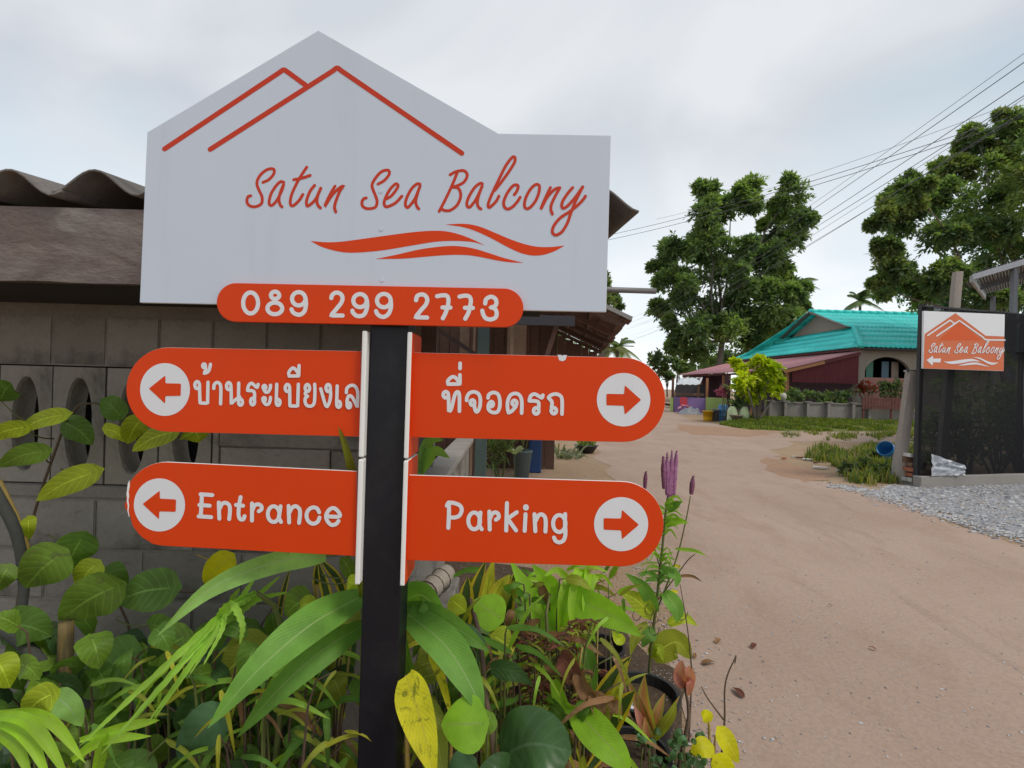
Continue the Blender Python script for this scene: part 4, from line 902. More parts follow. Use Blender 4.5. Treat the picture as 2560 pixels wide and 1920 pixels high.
MB().lathe((v.x, 23.45, 1.09), [(.0, 0), (.09, 0.01), (.15, .09), (.17, .2), (.13, .32), (.05, .36), (0, .37)], 14).build('globe', surf('pale_globe', (.55, .52, .46), None, 4, .5, 30, .1), lan, smooth=True)
rl = thing('slatted_planter', (17.3, 23.3, .2), 'dark red-brown slatted railing on the garden wall before the arched window', 'railing')
a, b = P(2155, 991, 23.25), P(2300, 996, 23.25)
RB = surf('red_brown_timber', (0.15, 0.055, 0.045), None, 2, .8, 14, .2)
MB().box((a.x, 23.2, 1.28), (b.x, 23.27, 1.34)).build('rail', RB, rl); MB().box((a.x, 23.2, .95), (b.x, 23.27, 1.0)).build('rail', RB, rl)
x = a.x
while x < b.x: MB().box((x, 23.205, .82), (x+.1, 23.225, 1.279)).build('slat', RB, rl); x += .135
for x in (a.x+.05, (a.x+b.x)/2, b.x-.1): MB().box((x, 23.24, .1), (x+.07, 23.3, 1.28)).build('post', RB, rl)
# ------------------------------------------------------------ stall under the lean-to edge
st = thing('market_stall', (11.5, 33, 0), 'small roadside stall with purple and lime panels under a white tarp awning', 'stall')
def prect(px0, py0, px1, py1, d, th=.06): 
    a, b = P(px0, py1, d), P(px1, py0, d); return (a.x, d, max(a.z, 0)), (b.x, d+th, b.z)
MB().box(*prect(1684, 995, 1764, 1034, 33)).build('counter_panel', PURP, st)
MB().box(*prect(1764.5, 995, 1818, 1034, 32.9)).build('side_panel', LIME, st)
MB().box(*prect(1675, 994, 1683.5, 1034, 32.95)).build('side_panel', LIME, st)
MB().box(*prect(1690, 962, 1762, 994, 35.5)).build('back_panel', surf('dark_boards', (.06, .055, .06), None, 2, .8, 12, .2), st)
for px in (1683, 1747, 1769): 
    a = P(px, 1000, 33); MB().box((a.x-.07, 33.1, 0), (a.x+.07, 33.2, P(px, 945, 33).z)).build('post', ORW if px > 1760 else BRW, st)
MB().box(*prect(1690, 984, 1760, 988, 33.4, .5)).build('shelf', BRL, st)
V = []; a0, a1 = P(1700, 945, 33.4), P(1757, 944, 33.4); f0, f1 = P(1685, 961, 32), P(1745, 962, 32)
for i in range(9):
    for j in range(13):
        p = a0.lerp(a1, j/12).lerp(f0.lerp(f1, j/12), i/8); V.append(p+Vector((0, 0, -.12*math.sin(math.pi*i/8)*(1+.4*math.sin(j*1.7))+.03*math.sin(j*2.2))))
o = mesh('awning', V, [(i*13+j, i*13+j+1, i*13+14+j, i*13+13+j) for i in range(8) for j in range(12)], TARP, st, smooth=True); s_ = o.modifiers.new('solid', 'SOLIDIFY'); s_.thickness = .01
# red chair with cloth, grey sheet heap
ch_ = thing('plastic_chair', P(1712, 1030, 31.5)*Vector((1, 1, 0)) if False else (P(1712, 1030, 31.5).x, 31.5, 0), 'red plastic chair draped with cloth before the purple stall panel', 'chair')
cx, cy = ch_.location.x, 31.5; REDP = surf('red_plastic', (.42, .03, .05), None, 3, .45, 20, .05)
MB().box((cx-.24, cy-.24, .44), (cx+.24, cy+.24, .48)).build('seat', REDP, ch_, bevel=.02)
MB().prism([(cx-.22, cy+.22, .5), (cx+.22, cy+.22, .5), (cx+.24, cy+.30, .9), (cx+.12, cy+.32, .98), (cx-.12, cy+.32, .98), (cx-.24, cy+.30, .9)], (0, .03, 0)).build('backrest', REDP, ch_)
for sx in (-1, 1):
    for sy in (-1, 1): MB().bar((cx+sx*.2, cy+sy*.2, .44), (cx+sx*.25, cy+sy*.26, 0), .04, .04, up=(0, 1, 0)).build('leg', REDP, ch_)
V = []
for i in range(9):
    for j in range(9): V.append((cx-.42+j*.09, cy-.32+i*.07, .50+.10*math.sin(i*1.3+j)*.3-.05*abs(j-4)**1.4*.6))
mesh('draped_cloth', V, [(i*9+j, i*9+j+1, i*9+10+j, i*9+9+j) for i in range(8) for j in range(8)], surf('pink_cloth', (.55, .15, .25), (.7, .6, .6), 8, .9, 30, .3), ch_, smooth=True)
hp = thing('sheet_heap', (P(1725, 1030, 30.6).x, 30.6, 0), 'crumpled grey tarpaulin heaped on the ground before the stall', 'tarpaulin'); V = []
for i in range(13):
    for j in range(13):
        u, v_ = i/6-1, j/6-1; r2_ = max(0, 1-u*u-v_*v_); V.append((hp.location.x+u*.7, 30.6+v_*.5, .01+.36*r2_**.7*(1+.7*noise.noise((u*2.3, v_*2.3, 4)))))
mesh('heap', V, [(i*13+j, i*13+13+j, i*13+14+j, i*13+j+1) for i in range(12) for j in range(12)], surf('grey_tarp', (.22, .23, .25), (.14, .15, .17), 3, .5, 20, .3), hp)
# bins
def tub(px, py0, py1, wpx, d, m, name, label, prof, square=False):
    b_ = G(px, py1); d = b_.y; r_ = wpx/2/F*d; h = (py1-py0)/F*d; t = thing(name, (b_.x, d, 0), label, 'bin')
    MB().lathe((b_.x, d, 0.004), [(0, 0)]+[(r_*a*(1.25 if square else 1), h*z) for a, z in prof]+[(prof[-1][0]*r_*.92*(1.25 if square else 1), h), (prof[-1][0]*r_*.8*(1.25 if square else 1), h*.15), (0, h*.12)], 4 if square else 18).build('body', m, t, smooth=not square)
    if square: t.rotation_euler.z = R(45)
    return t
tub(1769, 1027, 1053, 25, 24, surf('yellow_plastic', (.62, .34, .01), None, 2, .5, 20, .05), 'storage_tub', 'square yellow plastic tub beside the grey and blue bins', [(.8, 0), (.86, .2), (.93, .9), (1.05, .92), (1.05, 1)])
tub(1788, 1023, 1053, 18, 24, surf('grey_plastic', (.13, .14, .17), None, 2, .5, 20, .05), 'rubbish_bin', 'dark grey bin standing between the yellow tub and the blue barrel', [(.85, 0), (.95, .85), (1.08, .87), (1.08, 1)])
tub(1807, 1012, 1053, 23, 24, surf('blue_plastic', (.06, .22, .42), None, 2, .4, 20, .05), 'plastic_barrel', 'blue plastic barrel beside the grey bin near the yellow-green bush', [(.85, 0), (1, .08), (1, .33), (1.05, .35), (1, .38), (1, .63), (1.05, .65), (1, .68), (1, .92), (.9, 1)])
# ------------------------------------------------------------ trees
Z4 = (1500, 400, 3.0726)
BT = [(830,230,105),(1170,180,95),(1480,270,150),(1000,330,150),(1400,430,150),(800,400,120),(1560,450,95),(560,680,140),(800,640,180),(1000,690,180),(1500,590,105),(1330,720,150),(480,800,85),(600,900,160),(850,900,200),(1080,950,140),(1300,900,165),(450,1130,85),(650,1060,130),(850,1130,170),(1100,1150,170),(1350,1100,170),(1500,1000,90),(530,1250,60),(750,1280,160),(1000,1290,160),(1230,1280,160),(1450,1200,110),(600,1400,90),(740,1480,110),(1150,1400,110),(1300,620,90),(1160,320,110)]
tree('broadleaf_tree', (P(1790, 970, 50).x, 50, 0), blobset(Z4, BT, 50, 2.5, 3), 'tall dense green tree with pale trunk standing behind the pink lean-to', [FL['dark'], FL['mid'], FL['light'], FL['mid']], .48, 100, 22, .40, .3, seed=4, nl=14)
Z5 = (2050, 60, 2.183)
RT = [(1050,520,90),(1000,640,120),(850,620,85),(720,800,110),(900,800,150),(1050,850,160),(480,900,100),(380,1000,80),(600,960,130),(800,1000,160),(1000,1050,170),(330,1060,55),(450,1080,95),(650,1150,120),(850,1200,150),(1050,1250,150),(350,1230,70),(400,1320,100),(330,1430,55),(450,1420,100),(560,1480,80),(650,1400,110),(780,1450,120),(900,1480,120),(1050,1450,120),(1250,650,190),(1250,950,220),(1250,1250,200),(1450,900,220),(1450,1200,220)]
tree('broadleaf_tree', (P(2560, 990, 24).x, 24, 0), blobset(Z5, RT, 24, 2.0, 5), 'large spreading green tree rising behind the black net fence', [FL['dark'], FL['mid'], FL['light'], FL['olive']], .24, 105, 22, .2, .3, seed=8, nl=12)
B3 = [(1430,1020,110),(1520,1080,90),(1400,1200,120),(1300,1350,120),(1500,1180,80)]
tree('broadleaf_tree', (P(1960, 970, 56).x, 56, 0), blobset(Z4, B3, 56, 2, 6), 'smaller olive-green tree tucked behind the tall tree above the turquoise roof', [FL['olive'], FL['mid']], .50, 80, 18, .25, .3, seed=9, nl=5)
v = P(1985, 715, 60); palm('coconut_palm', (v.x-1, 60, 0), v, 11, 3.6, 'coconut palm showing its fronds beside the tall tree', 3, .10, r0=.22)
v = P(2150, 752, 62); palm('coconut_palm', (v.x+.5, 62, 0), v, 15, 3.0, 'coconut palm whose crown rises above the turquoise ridge', 5, .14, [FL['dark'], FL['mid']], r0=.2, up=.75)
# left of the road, past the porch
ZL = (1500, 650, 3.0)
tree('broadleaf_tree', (P(1505, 970, 19).x, 19, 0), blobset(ZL, [(40,150,50),(30,260,70),(90,270,50),(60,330,80),(120,330,50),(0,300,80),(20,180,40)], 19, 1, 7), 'slender green tree rising beyond the porch roof', [FL['mid'], FL['olive'], FL['dark']], .16, 22, 14, .12, .4, seed=12, nl=5)
v = P(1545, 868, 17); palm('coconut_palm', (v.x, 17, 0), v, 12, 1.0, 'low young palm just beyond the porch eave', 8, .045, [FL['mid'], FL['olive']], r0=.07, up=.7)
random.seed(21)
for i, (px, py, r_, d) in enumerate(((1645, 905, 26, 80), (1690, 912, 24, 78), (1718, 925, 18, 76), (1600, 935, 22, 85), (1560, 930, 26, 70), (1670, 935, 20, 90))):
    c_ = P(px, py, d); k_ = r_/F*d
    tree('distant_tree', (c_.x, d, 0), [(c_.x+jit(k_*.6), d+jit(k_), c_.z+jit(k_*.4), k_*random.uniform(.5, .8)) for _ in range(6)], 'distant hazy green tree at the far end of the dirt road', [FL['grey'], FL['mid']], .55, 16, 10, .18, .35, group='distant trees at the end of the road', seed=30+i, nl=4)
# backdrop of trees closing the far end of the plots
for i, (x, y, h) in enumerate(((30, 58, 9), (38, 52, 10), (46, 60, 12), (26, 66, 8), (4, 95, 9), (-6, 90, 10), (-14, 80, 9), (-22, 70, 10), (55, 50, 11), (-2, 62, 9), (3, 70, 11), (-9, 66, 10), (8, 84, 10), (-16, 58, 9), (-28, 60, 11), (-36, 66, 10), (12, 92, 10))):
    k_ = h*.33; tree('distant_tree', (x, y, 0), [(x+jit(k_), y+jit(k_), h*.62+jit(h*.25), k_*random.uniform(.5, .8)) for _ in range(9)], 'green tree in the wooded line beyond the plots', [FL['dark'], FL['mid']], .55, 18, 12, .22, .35, group='trees in the far wooded line', seed=50+i, nl=5)
# ------------------------------------------------------------ shrubs before the house
LG = [farleaf('lime_leaf', (.50, .56, .012), .35), farleaf('lime_leaf_b', (.36, .46, .02), .35)]
bs = P(1888, 1042, 22.6); t = thing('lime_bush', (bs.x, 22.6, .12), 'bright yellow-green layered bush on a short trunk before the garden wall', 'bush')
mb_ = MB(); random.seed(2); bl = []
for (px, py, r_) in ((1850,920,20),(1895,912,22),(1935,925,20),(1862,945,26),(1905,945,30),(1940,950,18),(1870,972,26),(1912,970,26),(1940,975,14),(1845,960,14),(1880,995,16),(1835,905,9),(1900,900,12),(1925,910,12)):
    v = P(px, py, 22.6+jit(.4)); bl.append((v.x, v.y, v.z, r_/F*22.6))
for b in bl[:11]: limb(mb_, (bs.x+jit(.12), 22.6, .1), b[:3], .06, .012, .1, 5)
mb_.build('trunk', TRUNK, t, smooth=True); crown('foliage', bl, t, LG, .20, 34, 11, .15, 3, .5)
gx = lambda px, d: P(px, 1000, d).x
shrub('bougainvillea', (gx(1812, 24.2), 24.2, 0), (.62, .4, .30), 'magenta bougainvillea flowering above the blue barrel', 'shrub', [FL['pink'], FL['pink'], FL['mid']], .13, 700, seed=3, stemh=1.45)
shrub('potted_shrub', (gx(1843, 23.0), 23.0, 0), (.40, .35, .75), 'dark leafy shrub between the blue barrel and the yellow-green bush', 'shrub', [FL['dark'], FL['mid']], .22, 500, seed=4, stemh=.95)
t = thing('flower_pot', (gx(1840, 22.7), 22.7, 0), 'round terracotta-grey pot at the foot of the dark leafy shrub', 'pot')
MB().lathe((t.location.x, 22.7, .003), [(0, 0), (.2, 0), (.28, .35), (.31, .36), (.31, .42), (.25, .42), (.22, .3), (0, .3)], 16).build('pot', surf('grey_clay', (.22, .17, .13), None, 4, .9, 30, .3), t, smooth=True)
for i, px in enumerate((1832, 1862)):
    t = thing('sack', (gx(px, 22.75), 22.75-.0*i, 0), 'slumped pale green and white plastic sack beside the round grey pot', 'sack', 'sacks beside the pot'); V = []
    for a in range(9):
        for b in range(12):
            z_ = a/8; an = 6.283*b/12; r_ = (.24*math.sin(math.pi*(.12+.80*z_))**.6)*(1+.25*noise.noise((math.cos(an)*1.5, math.sin(an)*1.5, z_*3+i))); V.append((t.location.x+r_*math.cos(an), 22.75+r_*.8*math.sin(an), .003+.78*z_))
    mesh('sack_body', V, [(a*12+b, a*12+(b+1) % 12, a*12+12+(b+1) % 12, a*12+12+b) for a in range(8) for b in range(12)]+[tuple(range(96, 108))], surf('green_sack', (.45, .55, .25), (.6, .62, .55), 5, .6, 25, .3) if i == 0 else bpy.data.materials['green_sack'], t, smooth=True)
for i, px in enumerate((1975, 2008, 2042, 2078, 2112)):
    shrub('hedge_shrub', (gx(px, 24.0), 24.0+jit(.1), .18), (.55, .4, .42), 'leafy dark green hedge shrub growing behind the garden wall', 'shrub', [FL['dark'], FL['mid'], FL['light']], .17, 620, 'hedge shrubs behind the garden wall', 10+i, 1.12)
shrub('red_leaf_shrub', (gx(2165, 24.0), 24.0, .18), (.75, .4, .38), 'red-leaved shrub behind the slatted railing under the arched window', 'shrub', [FL['red'], FL['red'], FL['olive']], .16, 620, seed=16, stemh=1.55)
for i, px in enumerate((2215, 2245)):
    shrub('hedge_shrub', (gx(px, 24.0), 24.0, .18), (.5, .4, .5), 'mid green bushy plant standing behind the slatted red-brown railing', 'shrub', [FL['mid'], FL['dark']], .17, 520, 'plants behind the slatted railing', 20+i, 1.55)
# ------------------------------------------------------------ right side: net fence, orange sign, posts, rubbish
POSTC = surf('old_post_concrete', (0.34, 0.30, 0.26), (0.25, 0.215, 0.185), 2.5, .95, 40, .6, dirt=(.15, .125, .10), dirt_amt=.35, stretch=(1, 1, .5))
f0, f1 = Vector((6.72, 8.4, 0)), Vector((16.0, 10.9, 0)); fd = (f1-f0).normalized(); fn = Vector((fd.y, -fd.x, 0))
def fpt(s, z, off=0.0): p = f0+fd*s+fn*off; return Vector((p.x, p.y, z))
fen = thing('net_fence', (f0.x, f0.y, 0), 'black shade-net fence on a concrete kerb along the gravel', 'fence')
m, n, l, b = newmat('shade_net'); out = n['Material Output']
b.inputs['Base Color'].default_value = (.012, .012, .014, 1); b.inputs['Roughness'].default_value = .8; b.inputs['Specular IOR Level'].default_value = .1
tr = n.new('ShaderNodeBsdfTransparent'); ms = n.new('ShaderNodeMixShader'); q = n.new('ShaderNodeMapRange'); l.new(noi(n, l, 2.2, 4, .6, stretch=(1, 1, .25)), q.inputs[0]); q.inputs[3].default_value = .05; q.inputs[4].default_value = .20
l.new(q.outputs[0], ms.inputs[0]); l.new(b.outputs[0], ms.inputs[1]); l.new(tr.outputs[0], ms.inputs[2]); l.new(ms.outputs[0], out.inputs['Surface']); NET = m
V = []; ns, nz = 60, 16
for i in range(ns+1):
    for j in range(nz+1):
        s = 9.4*i/ns; z = .16+2.80*j/nz; V.append(fpt(s, z, .03*noise.noise((s*1.3, z*.8, 2))+.02*math.sin(s*2.2)*math.sin(math.pi*j/nz)))
mesh('net', V, [(i*(nz+1)+j, (i+1)*(nz+1)+j, (i+1)*(nz+1)+j+1, i*(nz+1)+j+1) for i in range(ns) for j in range(nz)], NET, fen, smooth=True)
V = []
for i in range(31):
    for j in range(5):
        s = 1.30+7*i/30; z = 2.30+.66*j/4; V.append(fpt(s, z, .07+.03*noise.noise((s*1.3, z, 7))))
mesh('net_overlap', V, [(i*5+j, i*5+5+j, i*5+6+j, i*5+j+1) for i in range(30) for j in range(4)], NET, fen, smooth=True)
for s in (0.02, 2.4, 4.8, 7.2): MB().bar(fpt(s, 0, -.06), fpt(s+.02, 3.0, -.06), .07, .07, up=(0, 1, 0)).build('post', surf('dark_steel', (.03, .03, .032), None, 4, .6, 40, .1) if s < .1 else bpy.data.materials['dark_steel'], fen)
MB().bar(fpt(0, 2.97), fpt(9.4, 2.97), .03, .03).build('top_rail', bpy.data.materials['dark_steel'], fen)
kp = []
m_ = MB(); m_.bar(fpt(-.05, .09), fpt(9.4, .09), .14, .18); m_.build('kerb', surf('kerb_concrete', (.30, .275, .25), (.22, .2, .18), 2, .95, 40, .6), fen, bevel=.012)
# orange sign
SDD = 8.32
sg = thing('hanging_signboard', (P(2410, 900, SDD).x, SDD, 0), 'orange and white guesthouse signboard with white arrow fixed on the black net fence', 'sign')
fa, fb = P(2309.7, 777, SDD), P(2511.8, 785.7, SDD)
zs = (2200, 600, 4.147)
SA = Vector((fb.x-fa.x, 0)).length
def onf(px, py, lift):      # the board hangs along the fence line
    v = P(px, py, 1.0); q0 = fpt(0, 0, .12); k_ = ((q0-CAMP).dot(fn))/((v-CAMP).dot(fn)); p = CAMP+(v-CAMP)*k_; return p+fn*lift
def fslab(pts, m1, m2, th):
    n = len(pts); V = [onf(x, y, 0) for x, y in pts]+[onf(x, y, -th) for x, y in pts]
    return mesh('panel', V, [tuple(range(n-1, -1, -1)), tuple(range(n, 2*n))]+[(i, (i+1) % n, n+(i+1) % n, n+i) for i in range(n)], m1, sg)
fslab(zt(zs, [(447,1332),(1281,1359),(1294,770),(456,735)]), WPRINT, EDGE, .03)
FORA = paint('faded_orange', (.62, .10, .022), .5, .1); FORB = paint('faded_orange_light', (.60, .155, .065), .5, .1)
poly_mesh('orange_field', zt(zs, [(447+2,1330),(1279,1356),(1287,1000),(1095,992),(780,758),(462,975)]), FORB, sg, onf, .002)
poly_mesh('orange_gable', zt(zs, [(600,1040),(1050,1040),(822,850)]), FORA, sg, onf, .004)
band_mesh('roof_line_emblem', [[(490,990),(722,832,0),(765,866)], [(585,995),(820,836,0),(1065,1010,0),(1100,1034),(1290,1038)]], 15, zs, 0, WPRINT, sg, lambda a, b_, c_: onf(a, b_, c_+.006))
def tosmall(px, py): return 2320.6+(px-614)*.2222, 858+(py-420)*.24
for st_, z_, w_ in ((S_SATUN, ZA, 34), (S_SEA, ZA, 34), (S_BALC, ZB, 38)):
    band_mesh('lettering', st_, w_*1.25, z_, 0, WPRINT, sg, lambda a, b_, c_: onf(*tosmall(a, b_), c_*3+.006))
for w_ in WAVES:
    q = [(2358+(x-777)*.2164, 893+(y-559)*.235) for x, y in zt(ZC, wave_outline(w_))]; poly_mesh('wave_emblem', q, WPRINT, sg, onf, .006)
poly_mesh('arrow', zt(zs, [(478,1245),(548,1198),(545,1230),(628,1228),(622,1270),(545,1268),(540,1302)]), WPRINT, sg, onf, .006)
# posts
def cpost(b_, t_, w_, label, cat='post', name='concrete_post'):
    t = thing(name, (b_.x, b_.y, 0), label, cat); V = []; n = 10
    for i in range(n+1):
        p = Vector(b_).lerp(Vector(t_), i/n); an = R(38)
        for k_ in range(8):
            a = an+k_*math.pi/4; rr = w_/2*(1.30 if k_ % 2 == 0 else .98)*(1+.10*noise.noise((i*.9, k_*2.1, b_.x))); V.append(p+Vector((rr*math.cos(a), rr*math.sin(a), 0)))
    Fc = [(i*8+k_, i*8+(k_+1) % 8, i*8+8+(k_+1) % 8, i*8+8+k_) for i in range(n) for k_ in range(8)]+[tuple(range(n*8, n*8+8))]
    mesh('shaft', V, Fc, POSTC, t); return t
b_ = G(2240, 1207); tt = P(2281, 928, b_.y); pst = cpost(Vector((b_.x, b_.y, -.05)), tt, .15, 'leaning weathered concrete post standing at the corner of the gravel')
MB().bar(tt+Vector((-.14, -.02, .0)), tt+Vector((.22, .06, .02)), .05, .03).build('wire_strap', BOLT, pst)
b2 = Vector((onf(2372, 1000, -.75).x, onf(2372, 1000, -.75).y, 0)); t2 = P(2394, 680, b2.y); b2.x = P(2352, 1100, b2.y).x
cpost(Vector((b2.x, b2.y, -.05)), t2, .125, 'tall grey concrete post rising behind the orange signboard')
# open shed roof
sh = thing('metal_shed', (12.6, 13.0, 0), 'open shed with grey metal roof and pale gutter behind the net fence', 'shed')
SH = surf('grey_sheet', (.16, .17, .19), (.12, .125, .14), 2, .5, 20, .1); PALE = surf('pale_gutter', (.50, .51, .54), None, 2, .5, 20, .1)
e0, e1 = P(2432, 693, 12.5), P(2560, 655, 12.0); dv_ = (e1-e0); 
ea, eb = e0, e0+dv_*3.0; dep = Vector((4.9, 5.0, .5))
for q in range(8):
    a, b2_ = ea.lerp(eb, q/8), ea.lerp(eb, (q+1)/8+.01); V = []; ns = 12
    for s in (0, 1):
        for i in range(ns+1): V.append(a.lerp(b2_, i/ns)+dep*s+Vector((0, 0, .02*math.cos(i*math.pi)+.10+.003*(q % 2))))
    o = mesh('roof_sheet', V, [(i, i+1, ns+2+i, ns+1+i) for i in range(ns)], SH, sh); s_ = o.modifiers.new('solid', 'SOLIDIFY'); s_.thickness = .006
MB().bar(ea, eb, .10, .13).build('gutter', PALE, sh)
MB().bar(ea+dep*.0+Vector((.05, .1, -.02)), ea+dep+Vector((0, 0, 0)), .06, .14).build('side_beam', PALE, sh)
for q in (.5,): MB().bar(ea+dep*q+Vector((0, 0, .02)), eb+dep*q+Vector((0, 0, .02)), .06, .12).build('purlin', SH, sh)
for p in (ea+dv_*.9+Vector((0, .1, 0)), eb+Vector((-.2, .1, 0)), ea+dep*.95+Vector((.3, 0, 0)), eb+dep*.95): MB().box((p.x-.05, p.y-.05, 0), (p.x+.05, p.y+.05, p.z+.03)).build('post', SH, sh)
# vegetation behind the net
random.seed(31)
for i, (px, d, h) in enumerate(((2375, 9.8, 1.2), (2430, 9.7, 1.5), (2490, 9.9, 1.4), (2550, 10.2, 1.7), (2640, 10.4, 1.5), (2410, 11.2, 2.2), (2500, 11.4, 2.4), (2590, 11.6, 2.3))):
    p = Vector((P(px, 1000, d).x, d, 0)); shrub('wild_bush', (p.x, p.y, 0), (.65, .6, h*.6), 'green wild bush growing behind the black net', 'bush', [FL['mid'], FL['light'], FL['dark']], .13, 800, 'wild bushes behind the net fence', 60+i, h*.62)
# blue drum tipped over, weeds, broken tiles
dr = thing('plastic_drum', (0, 0, 0), 'blue plastic drum tipped over in the weeds beside the leaning post', 'drum'); c_ = G(2225, 1160); dr.location = (c_.x, c_.y+.5, 0)
BLU = surf('bright_blue_plastic', (.02, .17, .42), (.03, .22, .48), 2, .35, 20, .05)
A_, B_ = P(2212, 1120, c_.y+.25), P(2262, 1165, c_.y+.75)*Vector((1, 1, 1)); ax = (B_-A_).normalized(); u = ax.cross(Vector((0, 0, 1))).normalized(); v_ = ax.cross(u); rr = .17; V = []; prof = [(0, .97), (.0, 1.0), (.06, 1.0), (.3, 1.06), (.33, 1.0), (.62, 1.06), (.66, 1.0), (1, .95), (1.0, 0), ]
ring = 20; L_ = max(.55, (B_-A_).length)
prof = [(.35, .0), (.30, .86), (0, .93), (0, 1.0), (.30, 1.02), (.33, 1.07), (.37, 1.02), (.66, 1.02), (.69, 1.07), (.73, 1.02), (1, .97), (1.0, 0.0)]
for t_, r_ in prof:
    for k_ in range(ring): a = 6.2832*k_/ring; V.append(A_+ax*L_*t_+(u*math.cos(a)+v_*math.sin(a))*rr*r_)
mesh('drum_shell', V, [(i*ring+k_, i*ring+(k_+1) % ring, (i+1)*ring+(k_+1) % ring, (i+1)*ring+k_) for i in range(len(prof)-1) for k_ in range(ring)], BLU, dr, smooth=True)
sp = []
def scat(px0, px1, py0, py1, n, s0, s1):
    cl = [(random.uniform(px0, px1), random.uniform(py0, py1)) for _ in range(max(3, n//16))]
    for _ in range(n):
        q = random.choice(cl); v = G(q[0]+random.gauss(0, 12), max(py0-8, q[1]+random.gauss(0, 4))); sp.append((v.x, v.y, .004, random.uniform(s0, s1)))
scat(2040, 2110, 1130, 1150, 90, .8, 1.5); scat(2090, 2240, 1160, 1210, 230, .7, 1.5); scat(2150, 2320, 1110, 1150, 160, .7, 1.4); scat(2110, 2200, 1135, 1160, 50, .5, 1.0); scat(1960, 2250, 1078, 1100, 160, .5, 1.0); scat(2280, 2330, 1060, 1110, 80, .8, 1.2)
GBW = GB+[farleaf('weed_d', (.10, .14, .035)), farleaf('weed_dry', (.30, .24, .10))]
tufts('weeds', sp, .20, GBW, 'straggly weeds and dry grass growing round the rubbish heap', 'weeds', 11, .010, 9)
for i, (px, py, r_) in enumerate(((2120, 1192, .24), (2175, 1188, .30), (2205, 1200, .26), (2150, 1203, .2), (2075, 1146, .24), (2190, 1150, .22), (2215, 1200, .2))):
    v = G(px, py); shrub('weed_clump', (v.x, v.y, 0), (r_, r_*.8, r_*.62), 'leafy weed clump on the rubbish heap by the leaning post', 'weed', [GBW[0], FL['light'], FL['grey'], FL['olive']], .085, 520, 'weed clumps round the leaning post', 80+i, r_*.5, STEMG)
DB = [surf('debris_white', (.6, .58, .54), None, 6, .7, 40, .2), surf('debris_grey', (.33, .33, .33), None, 6, .8, 40, .2), surf('debris_brick', (.38, .14, .075), None, 6, .9, 40, .3), surf('debris_wood', (.22, .13, .08), None, 6, .9, 40, .3)]
random.seed(14)
def chip(px, py, w_, k_, label, grp, rot=None, z=.02, th=.03):
    v = G(px, py); t = MB(); a = random.random()*3 if rot is None else rot; pts = []
    for i in range(5): an = 6.283*i/5+jit(.3); pts.append((v.x+math.cos(an)*w_*math.cos(a)-math.sin(an)*w_*.35*math.sin(a), v.y+math.cos(an)*w_*math.sin(a)+math.sin(an)*w_*.35*math.cos(a), z+jit(.012)))
    o = t.prism(pts, (jit(.01), jit(.01), th)).build('broken_slab', DB[k_], None); tag(o, label, 'debris', grp)
for px, py, w_, k_ in ((2050, 1173, .17, 0), (2110, 1181, .16, 0), (1998, 1148, .10, 3), (2018, 1152, .12, 0), (1985, 1145, .08, 0), (2070, 1150, .10, 1), (2095, 1145, .12, 3), (2180, 1142, .10, 0), (1960, 1150, .06, 2), (2040, 1160, .06, 3), (2085, 1165, .05, 3)):
    chip(px, py, w_, k_, {0: 'pale broken slab lying on the dirt by the weeds', 1: 'grey broken slab lying on the dirt by the weeds', 2: 'brick-red fragment lying on the dirt by the weeds', 3: 'brown broken board lying on the dirt by the weeds'}[k_], {0: 'pale broken slabs', 1: 'grey broken slabs', 2: 'brick fragments', 3: 'broken boards'}[k_], rot=jit(.3))
for i, (px, py, k_, z) in enumerate(((2288, 1212, 1, .02), (2284, 1208, 0, .09), (2290, 1204, 2, .17), (2286, 1200, 2, .26), (2290, 1196, 3, .34), (2285, 1192, 0, .50))):
    v = G(px, 1212); o = MB().bar((v.x-.14, v.y+.05+jit(.03), z), (v.x+.14, v.y+.12+jit(.03), z+jit(.04)), .26, .06).build('stacked_slab', DB[k_], None)
    tag(o, ['grey slab at the bottom of the pile between post and net', 'white slab second from the bottom of the pile between post and net', 'lower brick-red slab in the pile between post and net', 'upper brick-red slab in the pile between post and net', 'brown slab near the top of the pile between post and net', 'white slab on top of the pile between post and net'][i], 'slab')
MB_ = MB(); v = G(2286, 1212); tag(MB().box((v.x-.16, v.y+.05, .37), (v.x+.16, v.y+.3, .47)).build('brick_block', DB[3]), 'brown block under the top slab of the pile', 'block')
# plastic sheet tangled at the foot of the net
V = []; p0 = fpt(.30, .19, .10)
for i in range(13):
    for j in range(7): q = fpt(.15+.75*i/12, .19+.36*j/6*(1-.55*i/12), .085+.05*noise.noise((i*.6, j*.9, 1))); V.append(q)
tag(mesh('plastic_sheet', V, [(i*7+j, i*7+7+j, i*7+8+j, i*7+j+1) for i in range(12) for j in range(6)], surf('clear_plastic', (.42, .44, .47), (.28, .30, .33), 8, .35, 40, .4)), 'crumpled pale plastic sheet caught at the foot of the net fence', 'plastic sheet')
